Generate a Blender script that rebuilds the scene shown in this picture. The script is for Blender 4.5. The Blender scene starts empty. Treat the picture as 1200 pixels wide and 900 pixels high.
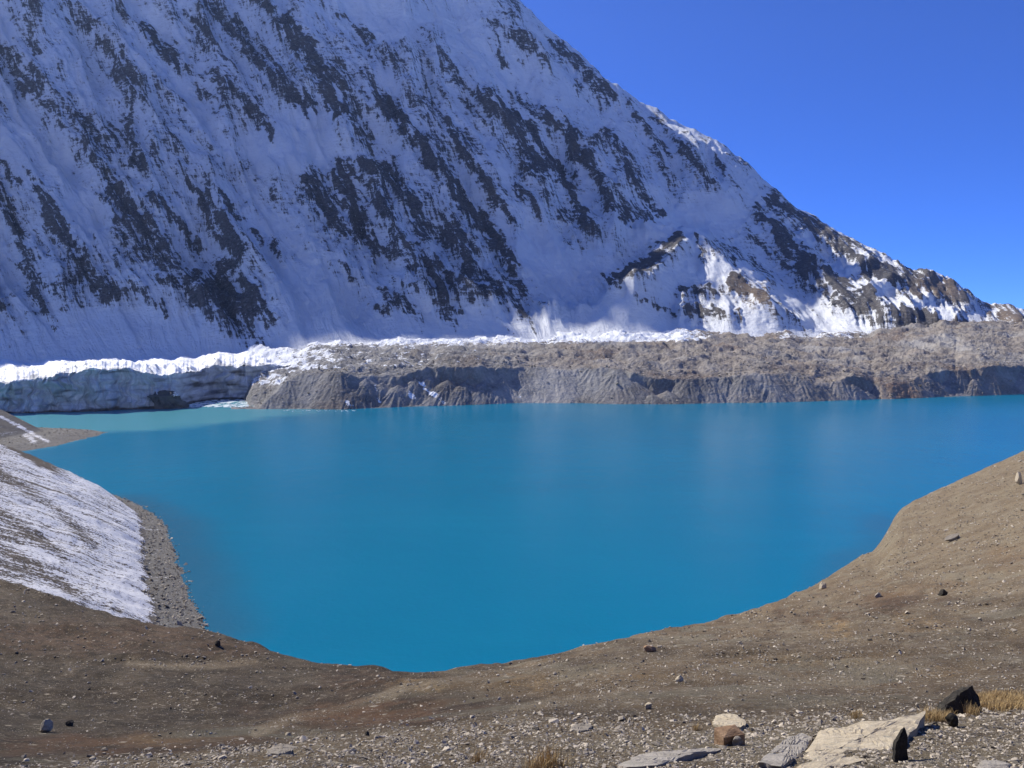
import bpy, math, random
import numpy as np

# ------------------------------------------------------------------ camera, sky, sun, exposure
scene = bpy.context.scene
CAM_H = 100.0                      # lake level is z = 0
F = 942.0                          # focal length in pixels of the 1200 x 900 frame
PITCH = math.atan(50.0 / F)        # camera looks slightly down
SUN_EL, SUN_AZ = 41.0, 52.0        # azimuth to the left of the view direction

cam_d = bpy.data.cameras.new('camera')
cam = bpy.data.objects.new('camera', cam_d)
scene.collection.objects.link(cam)
cam.location = (0, 0, CAM_H)
cam.rotation_euler = (math.radians(90) - PITCH, 0, 0)
cam_d.sensor_width = 36.0
cam_d.lens = F / 1200.0 * 36.0
cam_d.clip_start = 0.1
cam_d.clip_end = 60000
scene.camera = cam

world = bpy.data.worlds.new('World')
scene.world = world
world.use_nodes = True
wn = world.node_tree.nodes
wl = world.node_tree.links
sky = wn.new('ShaderNodeTexSky')
sky.sky_type = 'NISHITA'
sky.sun_disc = False
sky.sun_elevation = math.radians(SUN_EL)
sky.sun_rotation = math.radians(-SUN_AZ)
sky.altitude = 5000
sky.air_density = 1.0
sky.dust_density = 0.15
sky.ozone_density = 6.0
wn['Background'].inputs['Strength'].default_value = 0.14
tint = wn.new('ShaderNodeMix')          # thin, very clear high-altitude air: deeper blue all over
tint.data_type = 'RGBA'
tint.blend_type = 'MULTIPLY'
tint.inputs['Factor'].default_value = 1.0
tint.inputs[7].default_value = (0.255, 0.43, 0.85, 1)
wl.new(sky.outputs['Color'], tint.inputs[6])
wl.new(tint.outputs[2], wn['Background'].inputs['Color'])

sun_d = bpy.data.lights.new('sun', 'SUN')
sun_d.energy = 3.7
sun_d.angle = math.radians(0.53)
sun_d.color = (1.0, 0.93, 0.82)
sun = bpy.data.objects.new('sun', sun_d)
scene.collection.objects.link(sun)
sun.location = (-2000, 2000, 4000)
sun.rotation_euler = (math.radians(90 - SUN_EL), 0, math.radians(SUN_AZ + 180))

scene.view_settings.view_transform = 'Standard'
scene.view_settings.look = 'None'
scene.view_settings.gamma = 1.0
scene.view_settings.use_curve_mapping = False
scene.view_settings.exposure = 0.75
scene.cycles.use_denoising = True
scene.cycles.max_bounces = 6
scene.cycles.diffuse_bounces = 3
scene.cycles.volume_bounces = 0

# ------------------------------------------------------------------ numeric helpers
rng = np.random.default_rng(7)
random.seed(7)
PERM = np.tile(rng.permutation(256), 3).astype(np.int64)
GA = rng.uniform(0, 2 * math.pi, 256)
GX, GY = np.cos(GA), np.sin(GA)


def noise(x, y, seed=0):
    x = np.asarray(x, float) + seed * 37.17
    y = np.asarray(y, float) + seed * 91.73
    xi, yi = np.floor(x).astype(np.int64), np.floor(y).astype(np.int64)
    xf, yf = x - xi, y - yi
    u = xf * xf * xf * (xf * (xf * 6 - 15) + 10)
    v = yf * yf * yf * (yf * (yf * 6 - 15) + 10)
    xi &= 255
    yi &= 255

    def g(dx, dy):
        h = PERM[PERM[(xi + dx) & 255] + ((yi + dy) & 255)]
        return GX[h] * (xf - dx) + GY[h] * (yf - dy)
    a = g(0, 0) + u * (g(1, 0) - g(0, 0))
    b = g(0, 1) + u * (g(1, 1) - g(0, 1))
    return (a + v * (b - a)) * 1.45


def fbm(x, y, octv=4, seed=0, gain=0.5):
    s, a = 0.0, 1.0
    for k in range(octv):
        s = s + a * noise(x * 2 ** k, y * 2 ** k, seed + k)
        a *= gain
    return s


def ridged(x, y, octv=4, seed=0, gain=0.5):
    s, a, t = 0.0, 1.0, 0.0
    for k in range(octv):
        s = s + a * (1 - 2 * np.abs(noise(x * 2 ** k, y * 2 ** k, seed + k)))
        t += a
        a *= gain
    return s / t


def sstep(a, b, x):
    t = np.clip((x - a) / (b - a), 0, 1)
    return t * t * (3 - 2 * t)


SP, CP = math.sin(PITCH), math.cos(PITCH)


def slopes(px, py):
    """sideways and upward slope (per metre of depth) of the line of sight through a point of the photograph"""
    u, v = (np.asarray(px, float) - 600) / F, (450 - np.asarray(py, float)) / F
    yy = v * SP + CP
    return u / yy, (v * CP - SP) / yy


def project(x, y, z):
    dz = z - CAM_H
    d = y * CP - dz * SP
    return 600 + F * x / d, 450 - F * (y * SP + dz * CP) / d


def world_at(px, py, y):
    a, b = slopes(px, py)
    return a * y, y, CAM_H + b * y


def gblur(a, s0, s1):
    for ax, s in ((0, s0), (1, s1)):
        if s <= 0:
            continue
        r = int(3 * s) + 1
        k = np.exp(-0.5 * (np.arange(-r, r + 1) / s) ** 2)
        k /= k.sum()
        p = [(0, 0), (0, 0)]
        p[ax] = (r, r)
        b = np.pad(a, p, mode='edge')
        a = np.apply_along_axis(lambda m: np.convolve(m, k, 'valid'), ax, b)
    return a


def seg_dist(px, py, pts):
    d = np.full(px.shape, 1e9)
    for (ax, ay), (bx, by) in zip(pts[:-1], pts[1:]):
        vx, vy = bx - ax, by - ay
        t = np.clip(((px - ax) * vx + (py - ay) * vy) / (vx * vx + vy * vy + 1e-9), 0, 1)
        d = np.minimum(d, np.hypot(px - ax - t * vx, py - ay - t * vy))
    return d


def grid_mesh(name, X, Y, Z, mat, attrs=None, smooth=True):
    n0, n1 = X.shape
    co = np.stack([X, Y, Z], -1).reshape(-1, 3).astype(np.float32)
    i = np.arange(n0 * n1).reshape(n0, n1)
    q = np.stack([i[:-1, :-1], i[:-1, 1:], i[1:, 1:], i[1:, :-1]], -1).reshape(-1, 4).astype(np.int32)
    return raw_mesh(name, co, q, mat, attrs, smooth)


def raw_mesh(name, co, faces, mat, attrs=None, smooth=False):
    me = bpy.data.meshes.new(name)
    nf, k = faces.shape
    me.vertices.add(len(co))
    me.vertices.foreach_set('co', np.ascontiguousarray(co, np.float32).ravel())
    me.loops.add(nf * k)
    me.loops.foreach_set('vertex_index', np.ascontiguousarray(faces, np.int32).ravel())
    me.polygons.add(nf)
    me.polygons.foreach_set('loop_start', np.arange(0, nf * k, k, dtype=np.int32))
    me.update(calc_edges=True)
    me.polygons.foreach_set('use_smooth', np.full(nf, smooth))
    for an, av in (attrs or {}).items():
        av = np.asarray(av)
        if av.ndim >= 2 and av.shape[-1] == 3:
            at = me.attributes.new(an, 'FLOAT_VECTOR', 'POINT')
            at.data.foreach_set('vector', av.reshape(-1).astype(np.float32))
        else:
            at = me.attributes.new(an, 'FLOAT', 'POINT')
            at.data.foreach_set('value', av.reshape(-1).astype(np.float32))
    me.materials.append(mat)
    ob = bpy.data.objects.new(name, me)
    scene.collection.objects.link(ob)
    return ob


def structure(ob, label=None, cat=None):
    ob['kind'] = 'structure'
    if label:
        ob['label'] = label
        ob['category'] = cat
    return ob


# ------------------------------------------------------------------ node helpers
class NT:
    def __init__(self, name):
        self.m = bpy.data.materials.new(name)
        self.m.use_nodes = True
        self.t = self.m.node_tree
        self.n, self.l = self.t.nodes, self.t.links
        self.bsdf = self.n['Principled BSDF']
        self.bsdf.inputs['Roughness'].default_value = 0.9
        self.bsdf.inputs['Specular IOR Level'].default_value = 0.2
        self.co = self.n.new('ShaderNodeTexCoord').outputs['Object']

    def put(self, sock, v):
        if isinstance(v, bpy.types.NodeSocket):
            self.l.new(v, sock)
        else:
            if sock.type == 'RGBA' and len(v) == 3:
                v = (*v, 1)
            sock.default_value = v

    def attr(self, name, vec=False):
        a = self.n.new('ShaderNodeAttribute')
        a.attribute_name = name
        return a.outputs['Vector' if vec else 'Fac']

    def scale(self, v, s):
        m = self.n.new('ShaderNodeVectorMath')
        m.operation = 'MULTIPLY'
        self.put(m.inputs[0], v)
        m.inputs[1].default_value = s
        return m.outputs[0]

    def noise(self, scale=1.0, detail=6, rough=0.6, vec=None, dist=0.0, kind=None):
        t = self.n.new('ShaderNodeTexNoise')
        t.inputs['Scale'].default_value = scale
        t.inputs['Detail'].default_value = detail
        t.inputs['Roughness'].default_value = rough
        t.inputs['Distortion'].default_value = dist
        self.put(t.inputs['Vector'], vec if vec is not None else self.co)
        return t.outputs['Fac']

    def voronoi(self, scale, vec=None, out='Distance', feature='F1'):
        t = self.n.new('ShaderNodeTexVoronoi')
        t.feature = feature
        t.inputs['Scale'].default_value = scale
        self.put(t.inputs['Vector'], vec if vec is not None else self.co)
        return t.outputs[out]

    def math(self, op, a, b=0.0, c=0.0):
        m = self.n.new('ShaderNodeMath')
        m.operation = op
        self.put(m.inputs[0], a)
        self.put(m.inputs[1], b)
        self.put(m.inputs[2], c)
        return m.outputs[0]

    def ramp(self, v, lo, hi):
        m = self.n.new('ShaderNodeMapRange')
        m.interpolation_type = 'SMOOTHSTEP'
        self.put(m.inputs['Value'], v)
        self.put(m.inputs['From Min'], lo)
        self.put(m.inputs['From Max'], hi)
        return m.outputs['Result']

    def mix(self, f, a, b):
        m = self.n.new('ShaderNodeMix')
        m.data_type = 'RGBA'
        self.put(m.inputs['Factor'], f)
        self.put(m.inputs[6], a)
        self.put(m.inputs[7], b)
        return m.outputs[2]

    def bump(self, h, strength=0.5, dist=1.0, base=None):
        b = self.n.new('ShaderNodeBump')
        b.inputs['Strength'].default_value = strength
        b.inputs['Distance'].default_value = dist
        self.put(b.inputs['Height'], h)
        if base is not None:
            self.l.new(base, b.inputs['Normal'])
        return b.outputs['Normal']

    def out(self, col=None, rough=None, normal=None):
        if col is not None:
            self.put(self.bsdf.inputs['Base Color'], col)
        if rough is not None:
            self.put(self.bsdf.inputs['Roughness'], rough)
        if normal is not None:
            self.l.new(normal, self.bsdf.inputs['Normal'])
        return self.m


SNOW = (0.87, 0.91, 0.94)

# ------------------------------------------------------------------ mountain
def mountain_material():
    t = NT('mountain_snow_and_rock')
    rock, fall = t.attr('rock'), t.attr('fall', True)
    streak = t.noise(1.0, 7, 0.65, t.scale(fall, (0.16, 0.035, 0)), 0.6)
    grain = t.noise(0.03, 8, 0.72, t.scale(t.co, (1, 1, 2.4)))
    ledge = t.noise(0.035, 6, 0.7, t.scale(t.co, (0.5, 0.5, 4.0)), 0.8)
    streak2 = t.noise(1.0, 5, 0.7, t.scale(fall, (0.45, 0.11, 0)), 0.4)
    m = t.math('MULTIPLY_ADD', t.math('SUBTRACT', streak, 0.5), 1.3, rock)
    m = t.math('MULTIPLY_ADD', t.math('SUBTRACT', streak2, 0.5), 1.3, m)
    m = t.math('MULTIPLY_ADD', t.math('SUBTRACT', grain, 0.5), 1.1, m)
    m = t.math('MULTIPLY_ADD', t.math('SUBTRACT', ledge, 0.5), 0.8, m)
    mask = t.math('MAXIMUM', t.ramp(m, 0.52, 0.74), t.math('MULTIPLY', t.ramp(m, 0.30, 0.60), 0.17))
    tone = t.noise(0.004, 5, 0.6)
    rc = t.mix(t.ramp(tone, 0.35, 0.65), (0.038, 0.041, 0.049), (0.088, 0.084, 0.082))
    rc = t.mix(t.ramp(t.noise(0.05, 6, 0.7), 0.35, 0.7), rc, (0.115, 0.104, 0.10))
    warm = t.attr('warm')
    rc = t.mix(warm, rc, t.mix(t.ramp(grain, 0.35, 0.65), (0.105, 0.080, 0.060), (0.215, 0.165, 0.120)))
    dust = t.ramp(t.noise(0.09, 8, 0.78, t.scale(t.co, (1, 1, 2.2))), 0.47, 0.68)
    rc = t.mix(t.math('MULTIPLY', dust, 0.42), rc, (0.42, 0.45, 0.49))
    sn = t.mix(t.ramp(t.noise(0.01, 6, 0.6), 0.3, 0.75), (0.79, 0.83, 0.87), SNOW)
    col = t.mix(mask, sn, rc)
    h = t.math('ADD', t.math('MULTIPLY', grain, 1.0), t.math('MULTIPLY', streak, 0.7))
    nm = t.bump(h, 0.9, 18.0)
    return t.out(col, 0.85, nm)


# lines of rock on the face: (width, strength, points of the photograph)
BANDS = [
    (10, .8, [(27, -10), (33, 33), (43, 63)]), (22, .8, [(60, -12), (90, 20), (110, 36)]),
    (34, .75, [(0, 70), (30, 95), (60, 130), (100, 150)]), (44, .65, [(60, 140), (100, 158), (130, 170)]),
    (26, .95, [(123, 55), (140, 83), (155, 97)]), (12, .85, [(157, 107), (150, 143), (158, 190)]),
    (22, .85, [(155, 178), (162, 196)]), (16, .95, [(165, 32), (190, 55), (213, 82)]),
    (12, .6, [(213, 82), (240, 110), (265, 155), (288, 195)]), (26, .85, [(245, 8), (275, 40), (305, 72), (330, 103), (360, 130)]),
    (18, .9, [(285, -10), (300, 2), (318, 14)]), (28, 1., [(333, 33), (362, 62), (380, 95), (392, 130)]),
    (9, .8, [(220, 20), (236, 40)]), (20, .8, [(253, 90), (287, 123), (318, 158)]), (10, .6, [(210, 142), (235, 158), (255, 176)]),
    (32, 1., [(138, 232), (155, 255), (187, 295)]), (14, .9, [(180, 230), (207, 260), (232, 293)]),
    (26, 1., [(240, 237), (260, 268), (277, 292)]), (10, .9, [(220, 213), (233, 233)]), (8, .8, [(250, 217), (283, 262)]),
    (22, .95, [(47, 230), (75, 275), (105, 325), (135, 350)]), (34, .7, [(112, 335), (140, 345)]),
    (12, .8, [(0, 190), (20, 217)]), (18, .8, [(-10, 215), (20, 267), (43, 350), (65, 385)]), (8, .7, [(30, 200), (53, 220)]),
    (14, .75, [(-5, 355), (30, 393)]), (20, .6, [(50, 330), (85, 355), (45, 400)]),
    (34, .75, [(140, 265), (160, 290), (195, 312)]), (26, .9, [(277, 290), (277, 307), (253, 333), (240, 350)]),
    (46, 1.1, [(240, 350), (262, 348), (288, 372)]), (40, 1.1, [(250, 372), (290, 392), (300, 402)]),
    (30, 1., [(290, 340), (308, 360), (318, 378)]), (14, .85, [(187, 330), (213, 337), (232, 322)]),
    (14, .8, [(163, 340), (193, 367)]), (10, .9, [(297, 273), (307, 283)]), (10, .8, [(320, 283), (328, 300)]),
    (30, .95, [(366, 215), (380, 245), (400, 272)]), (8, .6, [(230, 393), (267, 410), (290, 417)]), (10, .6, [(375, 380), (380, 390)]),
    (14, .8, [(400, 20), (420, 37), (430, 50)]), (9, .85, [(400, 100), (405, 133)]), (16, .75, [(417, 117), (420, 143), (433, 172)]),
    (12, .75, [(425, 85), (450, 123)]), (21, 1.05, [(452, 125), (473, 150), (500, 177), (523, 207), (543, 240), (573, 273), (600, 316)]),
    (22, 1., [(427, 193), (443, 230), (450, 252)]), (28, 1., [(400, 203), (413, 240), (422, 262)]),
    (22, .95, [(453, 200), (473, 227), (490, 257), (497, 277)]), (22, .85, [(415, 262), (440, 297)]),
    (12, .75, [(510, 57), (533, 93), (560, 117)]), (9, 1., [(523, 143), (543, 177), (567, 213), (603, 263)]),
    (24, 1., [(570, 117), (597, 143), (613, 167), (630, 205)]), (11, .65, [(537, 117), (570, 150)]),
    (18, .95, [(620, 150), (643, 190), (667, 220), (677, 247), (695, 276)]), (22, 1.1, [(643, 143), (667, 163), (685, 190)]),
    (20, .95, [(687, 195), (712, 228), (735, 262)]), (26, .75, [(715, 228), (745, 250), (770, 258)]), (20, .7, [(660, 255), (695, 272)]),
    (20, .75, [(580, 30), (613, 53), (635, 70)]), (6, .9, [(583, 57), (593, 80)]), (17, .85, [(653, 52), (683, 86), (715, 118)]),
    (12, .95, [(710, 153), (733, 187), (753, 233), (778, 255)]), (8, .8, [(737, 122), (760, 153), (787, 187)]),
    (12, .65, [(600, 110), (633, 137)]), (20, .9, [(523, 260), (547, 290)]), (10, .85, [(607, 220), (633, 257)]), (9, .7, [(675, 98), (680, 110)]),
    (27, 1., [(530, 272), (546, 296), (553, 317), (556, 348)]), (30, .75, [(560, 325), (590, 340), (608, 352)]),
    (24, 1.1, [(503, 312), (513, 337), (517, 360), (535, 380)]), (20, .85, [(460, 353), (495, 382)]), (10, .9, [(443, 363), (454, 370)]),
    (18, .9, [(603, 363), (620, 383)]), (8, .9, [(583, 377), (604, 394)]), (14, .65, [(640, 377), (663, 390)]), (7, .7, [(560, 357), (580, 385)]),
    (12, .85, [(470, 277), (487, 320)]), (18, .8, [(487, 257), (527, 290)]), (10, .75, [(400, 307), (420, 340)]), (10, .8, [(473, 333), (487, 343)]),
    (8, .8, [(447, 340), (463, 347)]), (20, .7, [(430, 290), (460, 300)]),
    (22, 1., [(717, 333), (742, 320), (767, 307), (793, 283)]), (10, .9, [(743, 347), (795, 371)]),
    (16, 1.1, [(887, 247), (913, 273), (938, 305)]), (30, 1.1, [(925, 300), (945, 318), (985, 345), (1015, 358)]),
    (20, 1.1, [(1015, 352), (1040, 367), (1090, 376)]), (26, .95, [(905, 240), (957, 268), (987, 291), (1013, 310), (1053, 330), (1085, 334)]),
    (18, .75, [(985, 296), (1020, 318), (1060, 336)]), (26, 1.1, [(1068, 346), (1097, 336), (1125, 352)]), (16, .8, [(1155, 360), (1195, 370)]),
    (22, 1., [(858, 335), (885, 348), (915, 376)]), (18, .95, [(807, 366), (863, 377)]), (13, .85, [(800, 342), (833, 340)]),
    (8, .8, [(813, 273), (827, 307)]), (8, .7, [(838, 295), (862, 308)]), (12, .9, [(800, 173), (820, 197), (833, 217)]),
    (6, .8, [(840, 183), (850, 207)]), (18, .95, [(917, 377), (947, 397)]), (10, .6, [(765, 135), (800, 178), (815, 210)]),
    (14, .5, [(830, 280), (870, 300), (905, 330)]), (14, .5, [(870, 270), (910, 300)]),
]
# clean snowfields: (x, y, rx, ry, strength)
CLEAN = [(150, 395, 110, 34, .9), (40, 170, 55, 50, .35), (330, 175, 60, 30, .5), (360, 150, 50, 22, .7), (350, 350, 60, 40, .5),
         (420, 10, 90, 40, .3), (790, 262, 75, 22, .9), (690, 330, 60, 40, .5), (630, 300, 40, 30, .5), (480, 385, 120, 14, .6), (700, 384, 80, 12, .8),
         (250, 165, 30, 40, .3), (820, 320, 40, 18, .5), (840, 360, 16, 12, .3), (970, 385, 60, 10, .8), (985, 318, 22, 9, .9), (1020, 340, 26, 10, .9), (1062, 358, 30, 8, .9), (1100, 368, 26, 6, .9), (950, 283, 16, 8, .5), (890, 232, 14, 10, 1.),
         (655, 120, 20, 26, .4), (100, 260, 40, 36, .5), (560, 210, 14, 50, .2)]


def build_mountain():
    n1, n0 = 980, 545
    tx = np.concatenate([np.linspace(-1.3, -0.68, 50, endpoint=False), np.linspace(-0.68, 0.68, n1 - 100), np.linspace(0.68, 1.1, 51)[1:]])
    pxc = 600 + F * tx
    # crest: (px, py of the skyline or None, depth, height if out of frame, shaped for the shadow it casts)
    sk = [(-600, 2600, 3300), (-430, 2960, 3560), (-350, 3130, 3640), (-270, 2960, 3740), (-150, 3100, 3900), (0, 3120, 4100), (120, 3080, 4300), (250, 2850, 4450), (350, 2645, 4450), (450, 2420, 4400), (540, 2180, 4330)]
    for px, py, yy in [(600, -4, 4300), (640, 36, 4290), (690, 80, 4270), (745, 121, 4250), (800, 149, 4160), (850, 178, 4050), (880, 204, 3980),
                       (930, 247, 3880), (965, 268, 3800), (1000, 285, 3700), (1060, 317, 3520), (1090, 326, 3430), (1140, 352, 3300),
                       (1200, 363, 3150), (1300, 372, 3000), (1700, 380, 2800)]:
        sk.append((px, CAM_H + slopes(px, py)[1] * yy, yy))
    sk = np.array(sk)
    Yr, Zr = np.interp(pxc, sk[:, 0], sk[:, 2]), np.interp(pxc, sk[:, 0], sk[:, 1])
    Zr = Zr + sstep(585, 520, pxc) * (110 * noise(pxc / 75, pxc * 0, 2) + 60 * noise(pxc / 24, pxc * 0, 4))  # notches in the unseen crest, added to make its shadow edge wavy
    bs = np.array([(-500, 425, 1900), (0, 428, 1850), (200, 424, 1800), (330, 408, 1750), (450, 402, 1780), (600, 398, 1850), (700, 392, 1950), (820, 392, 2050),
                   (950, 396, 2150), (1100, 385, 2250), (1200, 378, 2350), (1600, 380, 2350)])
    Yb = np.interp(pxc, bs[:, 0], bs[:, 2])
    Zb = CAM_H + slopes(0, np.interp(pxc, bs[:, 0], bs[:, 1]))[1] * Yb
    w = np.concatenate([np.linspace(-0.12, 0, 25, endpoint=False), np.linspace(0, 1, n0 - 65) ** 1.12, np.linspace(1, 1.5, 41)[1:]])
    W, _ = np.meshgrid(w, tx, indexing='ij')
    TX = np.broadcast_to(tx, W.shape)
    Y = Yb + (Yr - Yb) * W
    wp = np.clip(W, 0, 1)
    prof = 0.62 * wp ** 1.18 + 0.38 * wp ** 2.2
    Z = Zb + (Zr - Zb) * prof
    Z = np.where(W < 0, Zb + W * 500, Z)
    Z = np.where(W > 1, Zr - (W - 1) * (Yr - Yb) * 1.0, Z)
    X = TX * Y
    px, py = project(X, Y, Z)
    # relief along the fall line
    wx = px + 9 * noise(px / 90, py / 90, 3) + 4 * noise(px / 35, py / 35, 5)
    ang = np.radians(np.interp(px, [0, 350, 700, 1000], [59, 60, 58, 50]))
    ca, sa = np.sin(ang), np.cos(ang)
    C = (wx - 500) * ca - (py - 200) * sa
    L = (wx - 500) * sa + (py - 200) * ca
    on = sstep(-0.02, 0.10, W)
    below = 1 - 0.75 * sstep(0.9, 1.0, W)
    rel = 22 * (ridged(C / 82, L / 300, 1, 11) - 0.2) + 17 * ridged(C / 38, L / 140, 2, 12) + 6.5 * ridged(C / 14, L / 55, 3, 15) + 1.6 * fbm(px / 9, py / 9, 3, 18)
    rel *= np.interp(px, [0, 820, 900, 1060, 1120, 1200], [1, 1, 0.6, 0.5, 0.22, 0.18])
    rel *= 1 - 0.72 * sstep(1.25, 0.6, np.hypot((px - 835) / 105, (py - 345) / 70))
    # ice cliffs and icefalls
    ser = np.zeros(W.shape)
    for cx, cy, rx, ry in [(690, 340, 85, 32), (760, 318, 50, 22), (395, 215, 40, 28), (350, 245, 30, 40), (370, 300, 30, 50), (540, 30, 60, 24), (690, 150, 35, 34), (850, 268, 50, 16), (440, 45, 70, 30)]:
        ser = np.maximum(ser, sstep(1.2, 0.6, np.hypot((px - cx) / rx, (py - cy) / ry)))
    rel = rel * (1 - 0.55 * ser) + ser * 4.0 * ridged(px / 13, py / 10, 3, 41)
    # clean snow aprons are smooth
    calm = np.zeros(W.shape)
    for cx, cy, rx, ry, st in CLEAN:
        calm = np.maximum(calm, st * sstep(1.3, 0.5, np.hypot((px - cx) / rx, (py - cy) / ry)))
    rel *= 1 - 0.6 * np.clip(calm, 0, 1)
    # spurs standing in front of the face
    spur = np.zeros(W.shape)
    for hgt, fo, pts in [(13, 34, [(864, 206), (905, 252), (950, 306), (1000, 342), (1060, 372)]),
                         (34, 46, [(735, 354), (793, 292), (817, 274), (850, 303), (885, 328), (915, 365), (945, 400)]),
                         (17, 20, [(817, 276), (806, 320), (796, 366)]), (19, 22, [(819, 276), (842, 322), (862, 384)]), (17, 20, [(850, 303), (872, 340), (892, 388)]),
                         (13, 18, [(885, 330), (905, 392)]), (12, 16, [(793, 292), (775, 345), (752, 376)]),
                         (9, 22, [(1075, 342), (1097, 323), (1135, 352)]),
                         (9, 30, [(950, 268), (1000, 300), (1060, 345), (1110, 368)])]:
        d = seg_dist(px + 3 * noise(px / 12, py / 12, 21), py + 3 * noise(px / 12, py / 12, 23), [(a, b + hgt) for a, b in pts]) / fo
        spur = np.maximum(spur, hgt * np.clip(1 - d, 0, 1))
    edge = 2.2 * noise(px / 16, py * 0 + 3, 51) + 1.4 * noise(px / 6, py * 0 + 5, 52)
    fan = 6 * noise(px / 48, py / 60, 53) * sstep(0.0, 0.05, W) * sstep(0.22, 0.08, W)
    Z = Z + ((rel - 4) * below + spur + fan + edge * sstep(0.93, 1.0, W)) * on * Y / F
    px, py = project(X, Y, Z)
    # rock lines
    jx = px + 5 * noise(px / 14, py / 14, 21) + 2.5 * noise(px / 5, py / 5, 22)
    jy = py + 5 * noise(px / 14, py / 14, 23) + 2.5 * noise(px / 5, py / 5, 24)
    rock = np.full(W.shape, 0.0)
    rag = 0.75 * fbm(C / 6, L / 40, 3, 25) + 0.3 * fbm(px / 8, py / 5, 2, 28)
    lift = np.zeros(W.shape)
    for wd, st, pts in BANDS:
        a = np.array(pts)
        pad = 60
        cs = np.where((pxc > a[:, 0].min() - pad) & (pxc < a[:, 0].max() + pad))[0]
        if not len(cs):
            continue
        s = slice(cs[0], cs[-1] + 1)
        d = seg_dist(jx[:, s], jy[:, s], pts) / (wd * 0.5) + rag[:, s]
        core = sstep(1.6, 0.35, d) * (0.36 + 0.60 * st)
        halo = sstep(3.6, 0.9, d) * (0.36 + 0.22 * st)
        rock[:, s] = np.maximum(rock[:, s], np.maximum(core, halo))
        lift[:, s] = np.maximum(lift[:, s], sstep(1.7, 0.4, d) * min(wd, 26) * 0.24 * st)
    gx = np.abs(np.gradient(rel, axis=1) / np.gradient(px, axis=1))
    gen = 0.22 + 0.075 * np.clip(gx, 0, 1.8) + 0.24 * fbm(C / 20, L / 90, 4, 31) + 0.13 * fbm(px / 60, py / 60, 2, 35) + 0.10 * (rel / 9)
    rock = np.maximum(rock - 0.05, gen - 0.045)
    for cx, cy, rx, ry, st in CLEAN:
        d = np.hypot((px - cx) / rx, (py - cy) / ry)
        rock -= st * 0.5 * sstep(1.25, 0.5, d) * (rock < 0.75)
    rock -= 0.4 * sstep(0.10, 0.02, W) * sstep(1000, 930, px)
    rock += 0.55 * sstep(980, 1080, px) * sstep(366, 388, py + 6 * fbm(px / 26, py / 12, 3, 38))
    Z = Z + lift * below * on * Y / F
    warm = np.zeros(W.shape)
    for cx, cy, rx, ry in [(885, 350, 46, 36), (1100, 343, 38, 20), (1180, 374, 90, 16), (965, 300, 14, 10)]:
        warm = np.maximum(warm, sstep(1.2, 0.4, np.hypot((px - cx) / rx, (py - cy) / ry)))
    fall = np.stack([C, L, 0 * C], -1)
    ob = grid_mesh('mountain', X, Y, Z, mountain_material(), {'rock': rock, 'fall': fall, 'warm': warm})
    return structure(ob)


build_mountain()

# ------------------------------------------------------------------ far shore: moraine
SHORE = np.array([(-500, 492), (0, 484), (160, 479), (290, 479), (400, 480), (500, 476), (600, 472), (800, 473.5), (1000, 469), (1200, 462), (1300, 459), (1700, 452)])


def shore_depth(px):
    py = np.interp(px, SHORE[:, 0], SHORE[:, 1])
    return -CAM_H / slopes(0, py)[1]


def moraine_material():
    t = NT('moraine_debris')
    snow, tone = t.attr('snow'), t.attr('tone')
    n1 = t.noise(0.02, 8, 0.65)
    n2 = t.noise(0.22, 6, 0.7)
    sp = t.voronoi(0.25)
    grey = t.mix(t.ramp(n1, 0.3, 0.7), (0.15, 0.148, 0.144), (0.30, 0.298, 0.29))
    brown = t.mix(t.ramp(n1, 0.3, 0.7), (0.20, 0.165, 0.13), (0.38, 0.32, 0.255))
    col = t.mix(tone, grey, brown)
    big = t.noise(0.006, 5, 0.6)
    col = t.mix(t.ramp(big, 0.52, 0.68), col, (0.38, 0.37, 0.35))
    col = t.mix(t.ramp(big, 0.46, 0.32), col, t.mix(tone, (0.14, 0.135, 0.13), (0.24, 0.165, 0.12)))
    plain = t.math('SUBTRACT', 1.0, t.math('MULTIPLY', t.attr('scree'), 0.45))
    col = t.mix(t.math('MULTIPLY', t.ramp(n2, 0.45, 0.75), plain), col, t.mix(tone, (0.44, 0.43, 0.41), (0.46, 0.41, 0.35)))
    col = t.mix(t.math('MULTIPLY', t.ramp(n2, 0.42, 0.25), plain), col, (0.09, 0.084, 0.078))
    sm = t.math('MULTIPLY_ADD', t.math('SUBTRACT', t.noise(0.05, 8, 0.7), 0.5), 2.0, snow)
    col = t.mix(t.ramp(sm, 0.55, 0.68), col, SNOW)
    h = t.math('MULTIPLY', t.math('ADD', n2, t.math('MULTIPLY', t.math('SUBTRACT', 1.0, sp), 0.35)), plain)
    return t.out(col, 0.95, t.bump(h, 0.9, 4.5))


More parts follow.
